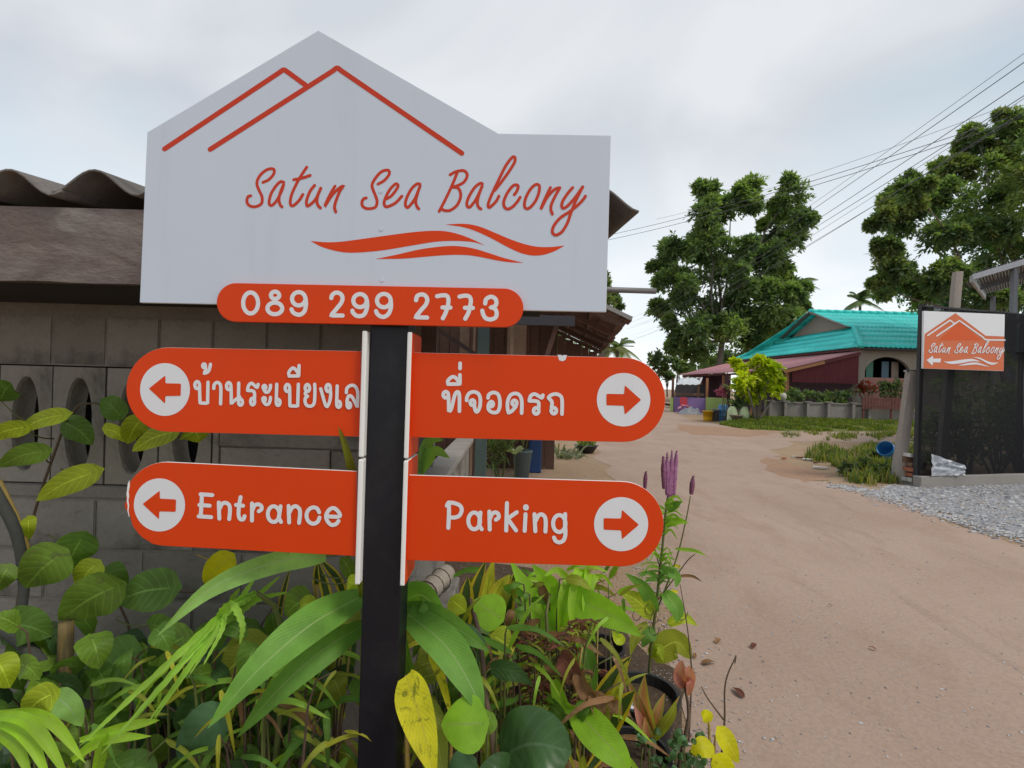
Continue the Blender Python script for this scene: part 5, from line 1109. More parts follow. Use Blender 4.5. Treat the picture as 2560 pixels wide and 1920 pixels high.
# ------------------------------------------------------------ power lines and far pole
CAB = surf('cable', (.13, .135, .15), None, 5, .7, 30, 0)
fp = P(1555, 850, 60); pole = thing('utility_pole', (fp.x, 60, 0), 'thin grey utility pole far down the road', 'pole')
MB().tube([(fp.x, 60, -.1), (fp.x, 60, fp.z+.2)], [.16, .11], 10).build('shaft', POSTC, pole, smooth=True)
for dz in (-.1, -.7): MB().box((fp.x-.2, 59.85, fp.z+dz-.06), (fp.x+1.4, 59.97, fp.z+dz+.06)).build('crossarm', POSTC, pole)
def wire(a, b, r_, sag, label, grp):
    a, b = Vector(a), Vector(b); n = 40; pts = [a.lerp(b, (i/n)**1.6)+Vector((0, 0, -sag*4*(i/n)**1.6*(1-(i/n)**1.6))) for i in range(n+1)]
    o = MB().tube(pts, r_, 5).build('power_line', CAB, None, smooth=True); tag(o, label, 'cable', grp)
lw_ = 'thin dark power line running along the dirt road to the far pole'
for (ry, ly, dx, r_) in ((92, 800, 0, .008), (122, 808, 10, .013), (160, 815, 14, .013), (197, 822, 4, .012), (205, 838, 16, .008), (236, 850, 9, .012), (258, 856, 5, .008)):
    a = P(2560, ry, 8.0); dirv = (a-P(1566+dx, ly, 60)); a2 = a+dirv.normalized()*6
    wire(a2, P(1562+dx, ly, 60), r_*.58, .5+random.random()*.3, lw_, 'power lines along the road')
l2 = 'dark power line crossing the road above the tall tree'
for (p, q, r_) in (((1500, 592), (2520, 295), .010), ((1500, 604), (2520, 308), .010), ((1640, 548), (2500, 270), .006)):
    wire(P(p[0], p[1], 27), P(q[0], q[1], 14), r_, .25, l2, 'power lines crossing the road')
# ------------------------------------------------------------ plants round the sign
L_POTH = leafmat('pothos_green', (0.150, 0.263, 0.038), blotch=(.17, .23, .06), side=7)
L_POTHD = leafmat('pothos_dark', (0.10, 0.20, 0.036), side=7)
L_POTHY = leafmat('pothos_lime', (0.360, 0.463, 0.036), side=7, trans=.45)
L_GOLD = leafmat('pothos_gold', (.62, .58, .012), (.7, .68, .08), side=6, trans=.45, objvar=.08)
L_LANCE = leafmat('lance_green', (0.128, 0.294, 0.048), (.28, .42, .14), side=22)
L_LANCEP = leafmat('lance_pale', (0.240, 0.448, 0.120), (.36, .48, .25), side=22)
L_LANCEB = leafmat('lance_bright', (0.255, 0.510, 0.036), (.35, .48, .12), side=20, trans=.45)
L_YEL = leafmat('yellow_leaf', (0.630, 0.541, 0.024), (.55, .48, .06), side=16, blotch=(.25, .25, .02), trans=.4)
L_OLIVE = leafmat('olive_leaf', (0.225, 0.263, 0.036), side=14)
L_VAR = leafmat('variegated', (.05, .09, .03), (.07, .12, .04), edge=(.55, .42, .035), side=3)
L_VARY = leafmat('variegated_yellow', (0.450, 0.494, 0.048), (.16, .2, .03), edge=(.5, .42, .05), side=3)
L_STRAP = leafmat('strap_green', (0.300, 0.525, 0.036), (.32, .45, .08), side=0.5, trans=.45)
L_FERN = leafmat('serrated_green', (0.255, 0.463, 0.060), (.26, .4, .1), side=10, trans=.4)
L_CORD = leafmat('cordyline_pink', (.42, .20, .11), (.5, .3, .15), edge=(.34, .33, .07), side=8, blotch=(.48, .28, .15))
L_PINK = leafmat('pink_bud', (.62, .24, .22), (.6, .4, .25), side=8)
L_DRY = leafmat('dry_brown', (.20, .11, .055), (.3, .2, .1), side=10, blotch=(.32, .24, .13), trans=.15, rough=.8)
L_RUST = leafmat('dry_rust', (.13, .05, .035), side=10, trans=.1, rough=.85)
L_GLOSS = leafmat('glossy_dark', (0.042, 0.096, 0.031), (.09, .15, .07), side=7, rough=.3, trans=.15)
L_BLUE = leafmat('bluish_small', (0.083, 0.185, 0.090), (.12, .2, .13), side=6)
random.seed(77)
def lf(par, pts, wpx, m, shape='lance', **k):
    q = pxs(pts); dm = sum(p[2] for p in pts)/len(pts); return leaf(par, q, wpx/F*dm, m, shape, **k)
def plant(name, px, d, label, cat='plant', group=None):
    v = P(px, 1900, d); return thing(name, (v.x, d, 0.016), label, cat, group)
# --- climbing pothos on the block wall
vine = plant('pothos_vine', 150, 1.9, 'climbing pothos vine with broad lime and green leaves against the block wall', 'vine')
main = [(60, 2300, 1.93), (75, 1900, 1.93), (40, 1600, 1.92), (70, 1350, 1.93), (130, 1150, 1.93), (200, 1010, 1.94), (330, 1040, 1.94), (470, 1060, 1.94)]
stem(vine, pxs(main), .007, .003, STEMB)
stem(vine, pxs([(120, 2250, 1.9), (260, 1900, 1.88), (330, 1620, 1.9), (300, 1480, 1.92), (480, 1480, 1.92), (640, 1440, 1.93)]), .006, .003, STEMB)
stem(vine, pxs([(0, 1200, 1.8), (60, 1330, 1.8), (75, 1420, 1.82), (60, 1560, 1.85)]), .006, .004, STEMY)
VL = [ # base, tip, width px, material, depth, roll
 ((158,1037),(45,1078),46,L_POTHY,1.78,25),((60,1068),(-40,1105),46,L_POTHY,1.76,-15),((165,1058),(232,1112),62,L_POTHD,1.88,10),((350,1052),(318,1110),60,L_POTHY,1.80,-20),((262,1072),(318,1106),40,L_POTHY,1.82,30),
 ((432,1080),(330,1128),52,L_POTHY,1.76,15),((108,1128),(-5,1168),56,L_POTH,1.78,-10),((232,1182),(90,1252),64,L_POTHY,1.72,10),((478,1068),(500,1105),80,L_POTHY,1.80,0),((70,1296),(72,1350),34,L_POTHY,1.80,20),
 ((150,1388),(62,1470),112,L_POTH,1.62,0),((205,1345),(160,1440),92,L_POTHD,1.80,-20),((238,1412),(190,1478),66,L_POTHY,1.70,20),((428,1470),(292,1502),104,L_POTHD,1.66,10),((285,1468),(148,1552),112,L_POTH,1.62,-10),
 ((262,1430),(300,1490),80,L_POTHD,1.78,20),((572,1395),(512,1462),64,L_GOLD,1.66,-10),((20,1420),(-8,1480),60,L_POTH,1.72,10),((20,1560),(130,1590),96,L_POTHD,1.62,20),((60,1560),(110,1612),60,L_POTH,1.66,-10),
 ((770,1498),(712,1540),84,L_POTH,1.62,15),((750,1515),(800,1520),44,L_POTHY,1.60,-20),((462,1592),(370,1662),96,L_POTH,1.58,20),((655,1612),(548,1700),112,L_OLIVE,1.55,10),((330,1640),(190,1730),140,L_POTHD,1.60,30),
 ((130,1735),(58,1790),74,L_POTHY,1.35,-10),((140,1740),(205,1815),60,L_LANCEP,1.36,20),((545,1785),(448,1905),104,L_BLUE,1.42,0),((-10,1650),(25,1720),70,L_POTHY,1.45,0),((380,1560),(470,1610),70,L_POTHD,1.62,40),((600,1560),(640,1640),70,L_POTHD,1.72,-20),
 ((700,1620),(780,1700),90,L_POTHD,1.66,10),((540,1700),(640,1790),90,L_POTHD,1.66,-25),((440,1690),(360,1760),90,L_POTHD,1.68,10),((300,1790),(210,1870),100,L_POTHD,1.62,10),((700,1760),(640,1850),90,L_POTHD,1.64,20),((880,1440),(850,1395),36,L_POTH,1.55,0),((870,1455),(900,1480),40,L_POTHY,1.52,0),((300,1040),(250,1000),56,L_POTHD,1.9,0),((0,1000),(30,960),60,L_POTHD,1.9,10)]
for a, b, w_, m_, d, ro in VL:
    lf(vine, [(a[0], a[1], d), ((a[0]+b[0])/2, (a[1]+b[1])/2-8, d-.015), (b[0], b[1], d+.01)], w_, m_, 'heart', roll=ro, fold=.18, wave=.03, n=10, curl=.12)
    nb = min((Vector((q[0], q[1])) for q in curve3([(x, y, 0) for x, y, _ in main], 40)), key=lambda q: (q-Vector(a)).length)
    dd = min(d+.12, 1.94); e2 = (a[0]+max(-110, min(110, nb.x-a[0]))*.8, a[1]+max(-30, min(120, nb.y-a[1]))*.8+15, dd)
    stem(vine, pxs([(a[0], a[1], d), ((a[0]+e2[0])/2, (a[1]+e2[1])/2+10, (d+dd)/2), e2]), .0022, .003, STEMG if m_ is not L_GOLD else STEMY, name='petiole', sides=5)
# woody old stems crossing low on the left
old = plant('old_vine_stem', 250, 1.75, 'thick dark woody stem lying among the vine leaves', 'stem')
stem(old, pxs([(-30, 1540, 1.60), (90, 1640, 1.62), (180, 1730, 1.62), (300, 1790, 1.66), (430, 1850, 1.7), (560, 2300, 1.75)]), .020, .016, surf('dark_stem', (.05, .055, .05), (.08, .075, .06), 12, .85, 60, .5), name='stem', sides=9)
stem(old, pxs([(-20, 1220, 1.72), (40, 1330, 1.74), (60, 1480, 1.76), (30, 1640, 1.7)]), .019, .013, bpy.data.materials['dark_stem'], name='stem', sides=9)
cutc = plant('cut_cane', 155, 1.62, 'short cut cane with a bright yellow side among the vine leaves', 'cane')
stem(cutc, pxs([(158, 2300, 1.60), (162, 1700, 1.60), (165, 1555, 1.60)]), .022, .020, surf('cane', (.07, .06, .04), (.34, .22, .04), 20, .7, 60, .3, stretch=(3, 3, .3)), sides=9)
# --- long lance-leaved plant (behind the post)
lan_ = plant('lance_leaved_plant', 960, 1.75, 'plant with long drooping lance-shaped green leaves beside the black post')
for pts, w_, m_, ro in (
 ([(905,1490,1.50),(780,1560,1.34),(640,1680,1.22),(518,1822,1.16)], 92, L_LANCE, 12), ([(905,1565,1.50),(800,1630,1.40),(690,1730,1.32),(590,1848,1.30)], 74, L_LANCE, -18), ([(815,1390,1.55),(690,1405,1.45),(530,1470,1.36),(390,1592,1.30)], 56, L_LANCEP, -12),
 ([(1020,1535,1.50),(1110,1610,1.42),(1175,1710,1.36),(1209,1798,1.33)], 88, L_LANCE, -8), ([(1018,1520,1.52),(1120,1558,1.46),(1228,1630,1.42)], 66, L_LANCE, 14), ([(1012,1500,1.56),(1060,1490,1.5),(1120,1560,1.48)], 84, L_LANCE, 30), ([(985,1450,1.58),(1020,1640,1.5),(1050,1760,1.45)], 60, L_POTHD, 60)):
    lf(lan_, pts, w_, m_, 'lance', roll=ro, fold=.3, wave=.025, n=20)
for a in ((905,1490,1.5),(905,1565,1.5),(815,1390,1.55),(1020,1535,1.5),(1018,1520,1.52)): stem(lan_, pxs([a, ((a[0]+960)/2, a[1]+20, 1.6), (960, 1700, 1.68), (958, 2300, 1.74)]), .004, .009, STEMG)
# leaf blade rising in front of the upper left board
up = plant('upright_blade_plant', 890, 1.50, 'single upright olive blade rising between the left direction boards')
lf(up, [(905,1500,1.50),(893,1260,1.44),(872,1150,1.385),(846,1066,1.343)], 34, L_OLIVE, 'blade', roll=10, fold=.5, n=16)
stem(up, pxs([(905, 1500, 1.5), (900, 2350, 1.52)]), .005, .007, STEMG)
# --- yellowing lance leaves right of the post
yl = plant('yellowing_plant', 1060, 1.40, 'plant with large yellow lance leaves at the foot of the black post')
lf(yl, [(1016,1690,1.34),(1040,1760,1.28),(1065,1850,1.22),(1090,1960,1.18)], 96, L_YEL, 'lance', roll=20, fold=.3, wave=.02, n=16)
lf(yl, [(1045,1740,1.42),(1085,1830,1.36),(1115,1960,1.3)], 70, L_OLIVE, 'lance', roll=-20, fold=.3, n=14)
lf(yl, [(1075,1615,1.56),(1105,1700,1.52),(1128,1790,1.50)], 30, L_YEL, 'blade', roll=10, n=12)
stem(yl, pxs([(1016, 1690, 1.35), (1020, 1980, 1.40), (1040, 2400, 1.44)]), .006, .009, STEMY); stem(yl, pxs([(1130, 1790, 1.5), (1120, 2000, 1.5), (1080, 2350, 1.46)]), .005, .007, STEMY)
# --- ground pothos right of the post
gp = plant('ground_pothos', 1190, 1.5, 'green pothos with rounded heart leaves low beside the yellow leaves')
for a, b, w_, m_, d, ro in (((1206,1808),(1102,1812),124,L_LANCEB,1.32,0),((1228,1790),(1195,1830),60,L_POTH,1.38,20),((1250,1545),(1185,1500),88,L_LANCEB,1.75,10),((1235,1590),(1280,1620),70,L_POTHY,1.7,-10),((1130,1500),(1165,1530),50,L_POTHY,1.7,0),((1100,1900),(1060,1935),70,L_POTHD,1.4,0),((1180,1905),(1120,1950),80,L_BLUE,1.4,0)):
    lf(gp, [(a[0], a[1], d), ((a[0]+b[0])/2, (a[1]+b[1])/2, d-.01), (b[0], b[1], d)], w_, m_, 'heart', roll=ro, fold=.16, n=11, curl=.1)
    stem(gp, pxs([(a[0], a[1], d), (a[0]+12, a[1]+80, d+.05), (1190, 2300, 1.5)]), .0025, .005, STEMG, name='petiole', sides=5)
stem(gp, pxs([(1175,1500,1.8),(1200,1600,1.62),(1215,1750,1.52),(1235,1900,1.45),(1230,2350,1.46)]), .008, .010, STEMB)
# --- big glossy dark leaf
bgp = plant('glossy_leaf_plant', 1340, 1.5, 'dark glossy plant with one very broad leaf low in the bed')
lf(bgp, [(1255,1890,1.42),(1330,1860,1.36),(1430,1880,1.34)], 165, L_GLOSS, 'oval', roll=-10, fold=.12, wave=.03, n=14)
lf(bgp, [(1290,1940,1.4),(1250,1930,1.36),(1190,1960,1.34)], 80, L_GLOSS, 'oval', roll=10, n=10); stem(bgp, pxs([(1255, 1890, 1.42), (1290, 2050, 1.5), (1340, 2300, 1.5)]), .006, .008, STEMG)
# --- bright canna-like leaves
cn = plant('broad_bright_plant', 1450, 1.95, 'plant with long bright green paddle leaves leaning out over the bed edge')
for pts, w_, m_, ro, sh_ in (([(1375,1485,1.86),(1470,1512,1.80),(1545,1548,1.76),(1606,1592,1.74)], 74, L_LANCEB, 10, 'lance'), ([(1435,1770,1.55),(1490,1830,1.47),(1545,1890,1.42),(1575,1945,1.40)], 84, L_LANCEB, 0, 'lance'), ([(1385,1700,1.6),(1410,1760,1.55),(1450,1778,1.52)], 40, L_LANCEB, 30, 'lance'), ([(1460,1600,1.75),(1475,1690,1.7),(1472,1750,1.68)], 46, L_LANCE, 10, 'lance'),
   ([(1395,1600,1.9),(1330,1500,1.92),(1275,1400,1.95)], 60, L_LANCEB, 20, 'lance'), ([(1400,1580,1.9),(1385,1480,1.92),(1330,1410,1.98)], 64, L_LANCEB, -20, 'lance'), ([(1450,1780,1.58),(1495,1760,1.55),(1530,1840,1.5)], 60, L_OLIVE, 30, 'lance')):
    lf(cn, pts, w_, m_, sh_, roll=ro, fold=.28, wave=.02, n=18)
for a in ((1375,1485,1.86),(1435,1770,1.55),(1395,1600,1.9),(1460,1600,1.75)): stem(cn, pxs([a, (a[0]-6, a[1]+120, 1.8), (1430, 2150, 1.9)]), .005, .008, STEMG)
hg = plant('hanging_blade_plant', 1440, 2.0, 'tuft of fresh green strap leaves arching down beside the lower right board')
for pts, w_ in (([(1448,1500,2.0),(1440,1440,1.9),(1405,1480,1.82),(1396,1585,1.80)], 26), ([(1450,1500,2.0),(1448,1425,1.86),(1428,1520,1.78),(1450,1640,1.76)], 30), ([(1455,1500,2.0),(1470,1430,1.86),(1462,1520,1.8),(1490,1610,1.78)], 26), ([(1455,1500,2.0),(1490,1440,1.9),(1478,1480,1.84),(1495,1560,1.82)], 20), ([(1450,1500,2.0),(1400,1430,1.95),(1360,1440,1.9)], 26), ([(1450,1500,2.02),(1500,1440,2.0),(1535,1470,1.98)], 16), ([(1450,1500,2.02),(1470,1420,2.0),(1520,1430,1.98)], 16), ([(1440,1500,2.02),(1340,1450,2.0),(1300,1470,1.98)], 18)):
    lf(hg, pts, w_, L_STRAP, 'blade', roll=jit(25), fold=.35, n=16)
stem(hg, pxs([(1450, 1500, 2.0), (1455, 1650, 2.02), (1450, 2050, 2.0)]), .010, .013, STEMG)
# --- variegated yellow-edged dracaenas
for i, (name_px, d0, lab, leaves) in enumerate((
 (1520, 1.72, 'yellow-edged variegated plant beside the black pots', [([(1490,1905,1.66),(1535,1800,1.62),(1588,1726,1.58)], 52, L_VAR), ([(1480,1760,1.75),(1530,1700,1.74),(1578,1640,1.76)], 34, L_VAR), ([(1500,1780,1.74),(1545,1720,1.72),(1570,1650,1.72)], 26, L_VARY), ([(1460,1940,1.6),(1505,1880,1.6),(1545,1830,1.58)], 26, L_VAR)]),
 (1230, 2.0, 'clump of upright yellow-green variegated sword leaves behind the ground pothos', [([(1195,1640,1.95),(1210,1520,1.98),(1235,1395,2.0)], 40, L_VARY), ([(1215,1640,1.95),(1235,1500,1.97),(1275,1435,2.0)], 38, L_VARY), ([(1190,1600,1.92),(1185,1500,1.92),(1215,1400,1.95)], 34, L_VAR), ([(1155,1600,1.85),(1160,1520,1.84),(1170,1442,1.84)], 44, L_VAR), ([(1230,1640,1.98),(1260,1560,1.98),(1290,1420,2.0)], 34, L_VAR)]),
 (800, 1.75, 'thin yellow-striped sword leaves left of the black post', [([(790,1480,1.66),(792,1440,1.66),(795,1402,1.66)], 22, L_VAR), ([(806,1560,1.66),(818,1500,1.64),(795,1402,1.66)], 26, L_VAR), ([(870,1520,1.68),(845,1450,1.66),(800,1398,1.66)], 22, L_VAR), ([(690,1600,1.7),(705,1500,1.7),(725,1420,1.72)], 14, L_VAR)]))):
    t = plant('variegated_plant', name_px, d0, lab)
    for pts, w_, m_ in leaves: lf(t, pts, w_, m_, 'strap', roll=jit(20), fold=.3, n=14)
    stem(t, pxs([(leaves[0][0][0][0], leaves[0][0][0][1]-20, leaves[0][0][0][2]), (name_px, 2050, d0), (name_px, 2350, d0)]), .009, .011, STEMY)
    for pts, _, _ in leaves[1:]: stem(t, pxs([pts[0], ((pts[0][0]+name_px)/2, pts[0][1]+120, d0), (name_px, 2150, d0)]), .005, .008, STEMY, name='leaf_base')
# --- serrated fishtail frond and bright strap tuft, lower left
ff = plant('fishtail_palm', 560, 1.5, 'arching fishtail palm frond with narrow toothed green leaflets')
for tip, w_, d in (((196,1868),26,1.14),((330,1806),22,1.2),((366,1812),20,1.22),((378,1806),18,1.22),((418,1692),18,1.26),((508,1664),18,1.28),((472,1690),18,1.27),((250,1890),22,1.15)):
    lf(ff, [(640,1480,1.45),(570,1525,1.40),((tip[0]*1.0+560)/2+20,(tip[1]+1530)/2-20,(d+1.38)/2),(tip[0],tip[1],d)], w_, L_FERN, 'blade', roll=jit(30), fold=.25, serr=.16, n=26, name='leaflet')
lf(ff, [(545,1540,1.38),(580,1512,1.34),(606,1560,1.31),(600,1612,1.30)], 24, L_FERN, 'blade', roll=10, serr=.2, n=22, name='leaflet')
for q in ((640,1440),(700,1440),(600,1470),(660,1500),(720,1480)): lf(ff, [(560,1560,1.5),((q[0]+560)/2,1500,1.5),(q[0],q[1],1.52)], 22, L_FERN, 'blade', roll=jit(30), serr=.15, n=20, name='leaflet')
stem(ff, pxs([(640, 1480, 1.46), (700, 1560, 1.52), (690, 1900, 1.56), (600, 2400, 1.54)]), .006, .012, STEMG)
bt_ = plant('bright_strap_plant', 40, 1.15, 'cluster of bright lime strap leaves arching at the edge of the bed')
for pts, w_ in (([(-30,1790,1.05),(50,1795,1.02),(105,1840,1.0),(178,1960,.98)], 28), ([(-40,1800,1.06),(30,1815,1.03),(80,1860,1.0),(128,1960,.98)], 27), ([(-40,1815,1.07),(10,1840,1.03),(50,1880,1.0),(80,1960,.98)], 24), ([(-20,1785,1.08),(80,1785,1.05),(140,1815,1.04),(215,1910,1.02)], 26), ([(200,1850,1.3),(320,1815,1.28),(400,1800,1.28)], 22), ([(180,1900,1.3),(260,1850,1.28),(380,1840,1.26)], 24), ([(240,1960,1.3),(250,1890,1.28),(270,1830,1.27)], 26)):
    lf(bt_, pts, w_, L_STRAP, 'strap', roll=jit(15), fold=.3, n=16)
stem(bt_, pxs([(-30, 1800, 1.07), (-60, 2000, 1.12), (40, 2700, 1.15)]), .010, .012, STEMG); stem(bt_, pxs([(220, 1900, 1.3), (200, 2100, 1.25), (60, 2600, 1.17)]), .007, .010, STEMG)
# --- celosia
PURPL = surf('celosia_bloom', (.36, .12, .27), (.52, .30, .44), 60, .9, 300, .8)
PURPD = surf('celosia_bud', (.22, .07, .13), (.32, .14, .22), 60, .9, 300, .8)
cel = plant('celosia', 1625, 2.35, 'tall celosia with purple flower spikes beside the lower right board')
DC = 2.3
stem(cel, pxs([(1618,2080,DC),(1622,1700,DC),(1640,1520,DC),(1655,1380,DC),(1664,1280,DC),(1672,1225,DC)]), .008, .004, STEMG)
stem(cel, pxs([(1640,1530,DC),(1690,1400,DC),(1715,1300,DC),(1726,1240,DC)]), .004, .0025, STEMG); stem(cel, pxs([(1645,1500,DC),(1690,1440,DC),(1720,1400,DC-.03),(1738,1385,DC-.04)]), .003, .002, STEMB); stem(cel, pxs([(1650,1420,DC),(1618,1300,DC),(1613,1222,DC)]), .003, .002, STEMB)
def spike(x, y0, y1, wpx, m_, lean=0):
    pts = pxs([(x, y1, DC), (x+lean*.5, (y0+y1)/2, DC), (x+lean, y0, DC)]); c_ = curve3(pts, 12); r_ = wpx/2/F*DC
    mb_ = MB(); mb_.tube(c_, [r_*(.75+.35*math.sin(math.pi*i/12)+.12*(i % 2))*(1-.75*max(0, (i-8)/4)) for i in range(13)], 9)
    for i in range(130):
        k_ = random.random(); p = c_[int(k_*11.99)]; a = random.random()*6.283; n_ = Vector((math.cos(a), math.sin(a), .6)).normalized(); rr = r_*(1.0-.6*max(0, (k_-.6)/.4)); b0 = p+n_*rr*.8; u = n_.cross(Vector((0, 0, 1))).normalized()*.0022; mb_.add([b0-u, b0+u, b0+n_*.006+Vector((0, 0, .004))], [(0, 1, 2)])
    mb_.build('flower_spike', m_, cel, smooth=False)
for x, y0, y1, w_, ln in ((1668,1130,1238,11,0),(1677,1124,1240,11,3),(1684,1130,1238,11,6),(1661,1140,1222,9,-2),(1688,1126,1185,9,4),(1673,1155,1242,12,0)): spike(x, y0, y1, w_, PURPL, ln)
spike(1612, 1178, 1222, 9, PURPD, 3); spike(1728, 1190, 1236, 11, PURPD, 5); spike(1660, 1140, 1222, 10, PURPD, -3)
for k_ in range(46):
    t_ = random.random(); y = 1260+t_*230; x = 1664-(y-1240)*.095; sgn = random.choice((-1, 1)); ln = random.uniform(25, 60)
    lf(cel, [(x, y, DC), (x+sgn*ln*.55, y-10+jit(12), DC-.02), (x+sgn*ln, y+random.uniform(-8, 22), DC-.03)], random.uniform(5, 11), L_FERN if t_ < .7 else L_LANCE, 'blade', roll=jit(50), n=7)
for pts, w_, m_ in (([(1668,1275,DC),(1690,1262,DC-.03),(1705,1254,DC-.05)], 22, L_LANCE), ([(1660,1312,DC),(1695,1302,DC-.03),(1722,1308,DC-.05)], 20, L_LANCEB), ([(1640,1530,DC),(1610,1470,DC-.04),(1562,1432,DC-.05)], 34, L_LANCE), ([(1634,1540,DC),(1590,1500,DC-.03),(1548,1478,DC-.04)], 46, L_POTHY), ([(1660,1480,DC),(1690,1520,DC-.03),(1692,1558,DC-.04)], 42, L_LANCE), ([(1670,1560,DC),(1710,1545,DC),(1745,1565,DC)], 28, L_POTHY), ([(1650,1420,DC),(1690,1440,DC-.03),(1690,1470,DC-.05)], 26, L_LANCE), ([(1688,1372,DC),(1735,1376,DC-.02),(1768,1390,DC-.04)], 10, L_FERN), ([(1690,1440,DC),(1730,1440,DC),(1756,1455,DC-.03)], 8, L_DRY),
     ([(1630,1640,DC),(1690,1605,DC-.03),(1730,1650,DC-.05)], 70, L_OLIVE), ([(1625,1640,DC),(1645,1620,DC-.02),(1660,1655,DC-.03)], 30, L_POTHY), ([(1620,1560,DC),(1590,1590,DC-.03),(1575,1640,DC-.04)], 30, L_OLIVE), ([(1560,1590,DC),(1545,1600,DC),(1530,1575,DC)], 26, L_POTHY), ([(1640,1580,DC),(1620,1590,DC-.03),(1605,1620,DC-.03)], 34, L_LANCE), ([(1695,1480,DC),(1680,1478,DC),(1672,1483,DC)], 8, L_YEL), ([(1702,1418,DC),(1690,1414,DC),(1682,1420,DC)], 8, L_YEL)):
    lf(cel, pts, w_, m_, 'lance', roll=jit(25), fold=.25, n=10)
# curled dry tendrils on the celosia
for k_ in range(9):
    x, y = random.uniform(1585, 1730), random.uniform(1510, 1600); r_ = random.uniform(9, 18)
    stem(cel, pxs([(x+r_*math.cos(a*.8)*(1-a*.06), y+r_*1.3*math.sin(a*.8)*(1-a*.05), DC-.02) for a in range(7)]+[]), .002, .0012, STEMB, name='tendril', sides=5, n=18)
# --- pink cordyline in the black pot
co = plant('cordyline', 1610, 1.85, 'cordyline with pinkish green leaves growing from a black pot')
for pts, w_, m_ in (([(1625,1830,1.80),(1600,1770,1.78),(1566,1690,1.78)], 30, L_CORD), ([(1628,1830,1.80),(1612,1760,1.77),(1612,1685,1.77)], 42, L_CORD), ([(1632,1830,1.80),(1645,1780,1.78),(1662,1732,1.79)], 28, L_CORD), ([(1632,1835,1.80),(1665,1800,1.78),(1700,1738,1.79)], 18, L_CORD), ([(1630,1850,1.80),(1675,1790,1.76),(1690,1750,1.76)], 26, L_OLIVE), ([(1620,1850,1.79),(1600,1800,1.76),(1585,1760,1.76)], 24, L_PINK), ([(1625,1860,1.78),(1615,1830,1.75),(1612,1790,1.74)], 30, L_CORD)):
    lf(co, pts, w_, m_, 'lance', roll=jit(25), fold=.45, n=12)
stem(co, pxs([(1626, 1830, 1.80), (1630, 1900, 1.80), (1615, 2250, 1.84)]), .012, .014, STEMB); stem(co, pxs([(1572, 1790, 1.78), (1600, 1830, 1.76), (1620, 1950, 1.8)]), .005, .008, STEMB)
for pts, w_ in (([(1712,1716,1.95),(1700,1690,1.93),(1706,1650,1.93)], 30), ([(1712,1718,1.95),(1722,1690,1.93),(1722,1664,1.93)], 34), ([(1710,1718,1.95),(1694,1698,1.93),(1688,1680,1.93)], 20), ([(1714,1700,1.94),(1726,1705,1.92),(1720,1740,1.92)], 20)): lf(co, pts, w_, L_PINK, 'oval', roll=jit(20), fold=.4, n=10)
stem(co, pxs([(1712, 1716, 1.95), (1722, 1780, 1.93), (1712, 1850, 1.9), (1640, 2200, 1.86)]), .005, .010, STEMB)
# --- black plastic pots
BLKP = surf('black_plastic', (.018, .018, .02), (.03, .03, .032), 6, .5, 60, .1)
def pot(px, py, wpx, h, label, soil=True):
    v = P(px, py, 1.0); k_ = (EYE-h)/(EYE-v.z); c_ = CAMP+(v-CAMP)*k_; r_ = wpx/2/F*k_; t = thing('plastic_pot', (c_.x, c_.y, 0.016), label, 'pot')
    MB().lathe((c_.x, c_.y, .016), [(0, 0), (r_*.72, 0), (r_*.93, h*.88), (r_*1.02, h*.89), (r_*1.03, h), (r_*.93, h), (r_*.88, h*.8), (0, h*.8)], 28).build('pot', BLKP, t, smooth=False)
    o = MB().lathe((c_.x, c_.y, .018+h*.8), [(r_*.87, 0), (r_*.5, .012), (0, .02)], 20).build('potting_soil', SOIL, t, smooth=True); return t, c_, r_
_, cp, rp = pot(1605, 1738, 180, .22, 'black plastic pot of white pebbles and dry twigs holding the celosia')
pot(1580, 1890, 190, .22, 'black plastic pot holding the pink cordyline'); pot(1500, 1620, 120, .24, 'black plastic pot standing behind the variegated leaves'); pot(1330, 1660, 150, .2, 'black plastic pot hidden among dry ferns')
for i in range(9):
    a, q = random.random()*6.28, random.random()*.4*rp; o = MB(); x, y = cp.x-rp*.35+q*math.cos(a), cp.y-rp*.3+q*math.sin(a); s = random.uniform(.010, .017)
    o.lathe((x, y, .20+random.random()*.012), [(0, -s*.6), (s*.8, -s*.3), (s, 0), (s*.7, s*.5), (0, s*.65)], 8).build('white_pebble', ST[0] if i % 3 else WPRINT, None, smooth=True)
    tag(bpy.context.scene.objects[-1] if False else COL.objects[-1], 'small white pebble lying in the celosia pot', 'pebble', 'white pebbles in the celosia pot')
# --- golden pothos runner on the road edge
go = plant('golden_pothos', 1790, 2.0, 'golden yellow pothos runner at the edge of the dirt road')
for a, b, w_, d, ro in (((1776,1802),(1752,1782),30,1.72,0),((1778,1866),(1726,1880),50,1.66,20),((1802,1830),(1848,1908),50,1.68,-25),((1792,1898),(1832,1950),54,1.62,15)):
    lf(go, [(a[0], a[1], d), ((a[0]+b[0])/2, (a[1]+b[1])/2-4, d-.012), (b[0], b[1], d)], w_, L_GOLD, 'heart', roll=ro, fold=.15, n=10, curl=.12)
stem(go, pxs([(1772, 1800, 1.72), (1774, 1850, 1.72), (1780, 1900, 1.7), (1790, 2200, 1.9)]), .004, .005, STEMY, name='petiole')
stem(go, pxs([(1788, 1838, 1.69), (1786, 1900, 1.7), (1790, 2150, 1.9)]), .003, .004, STEMY, name='petiole')
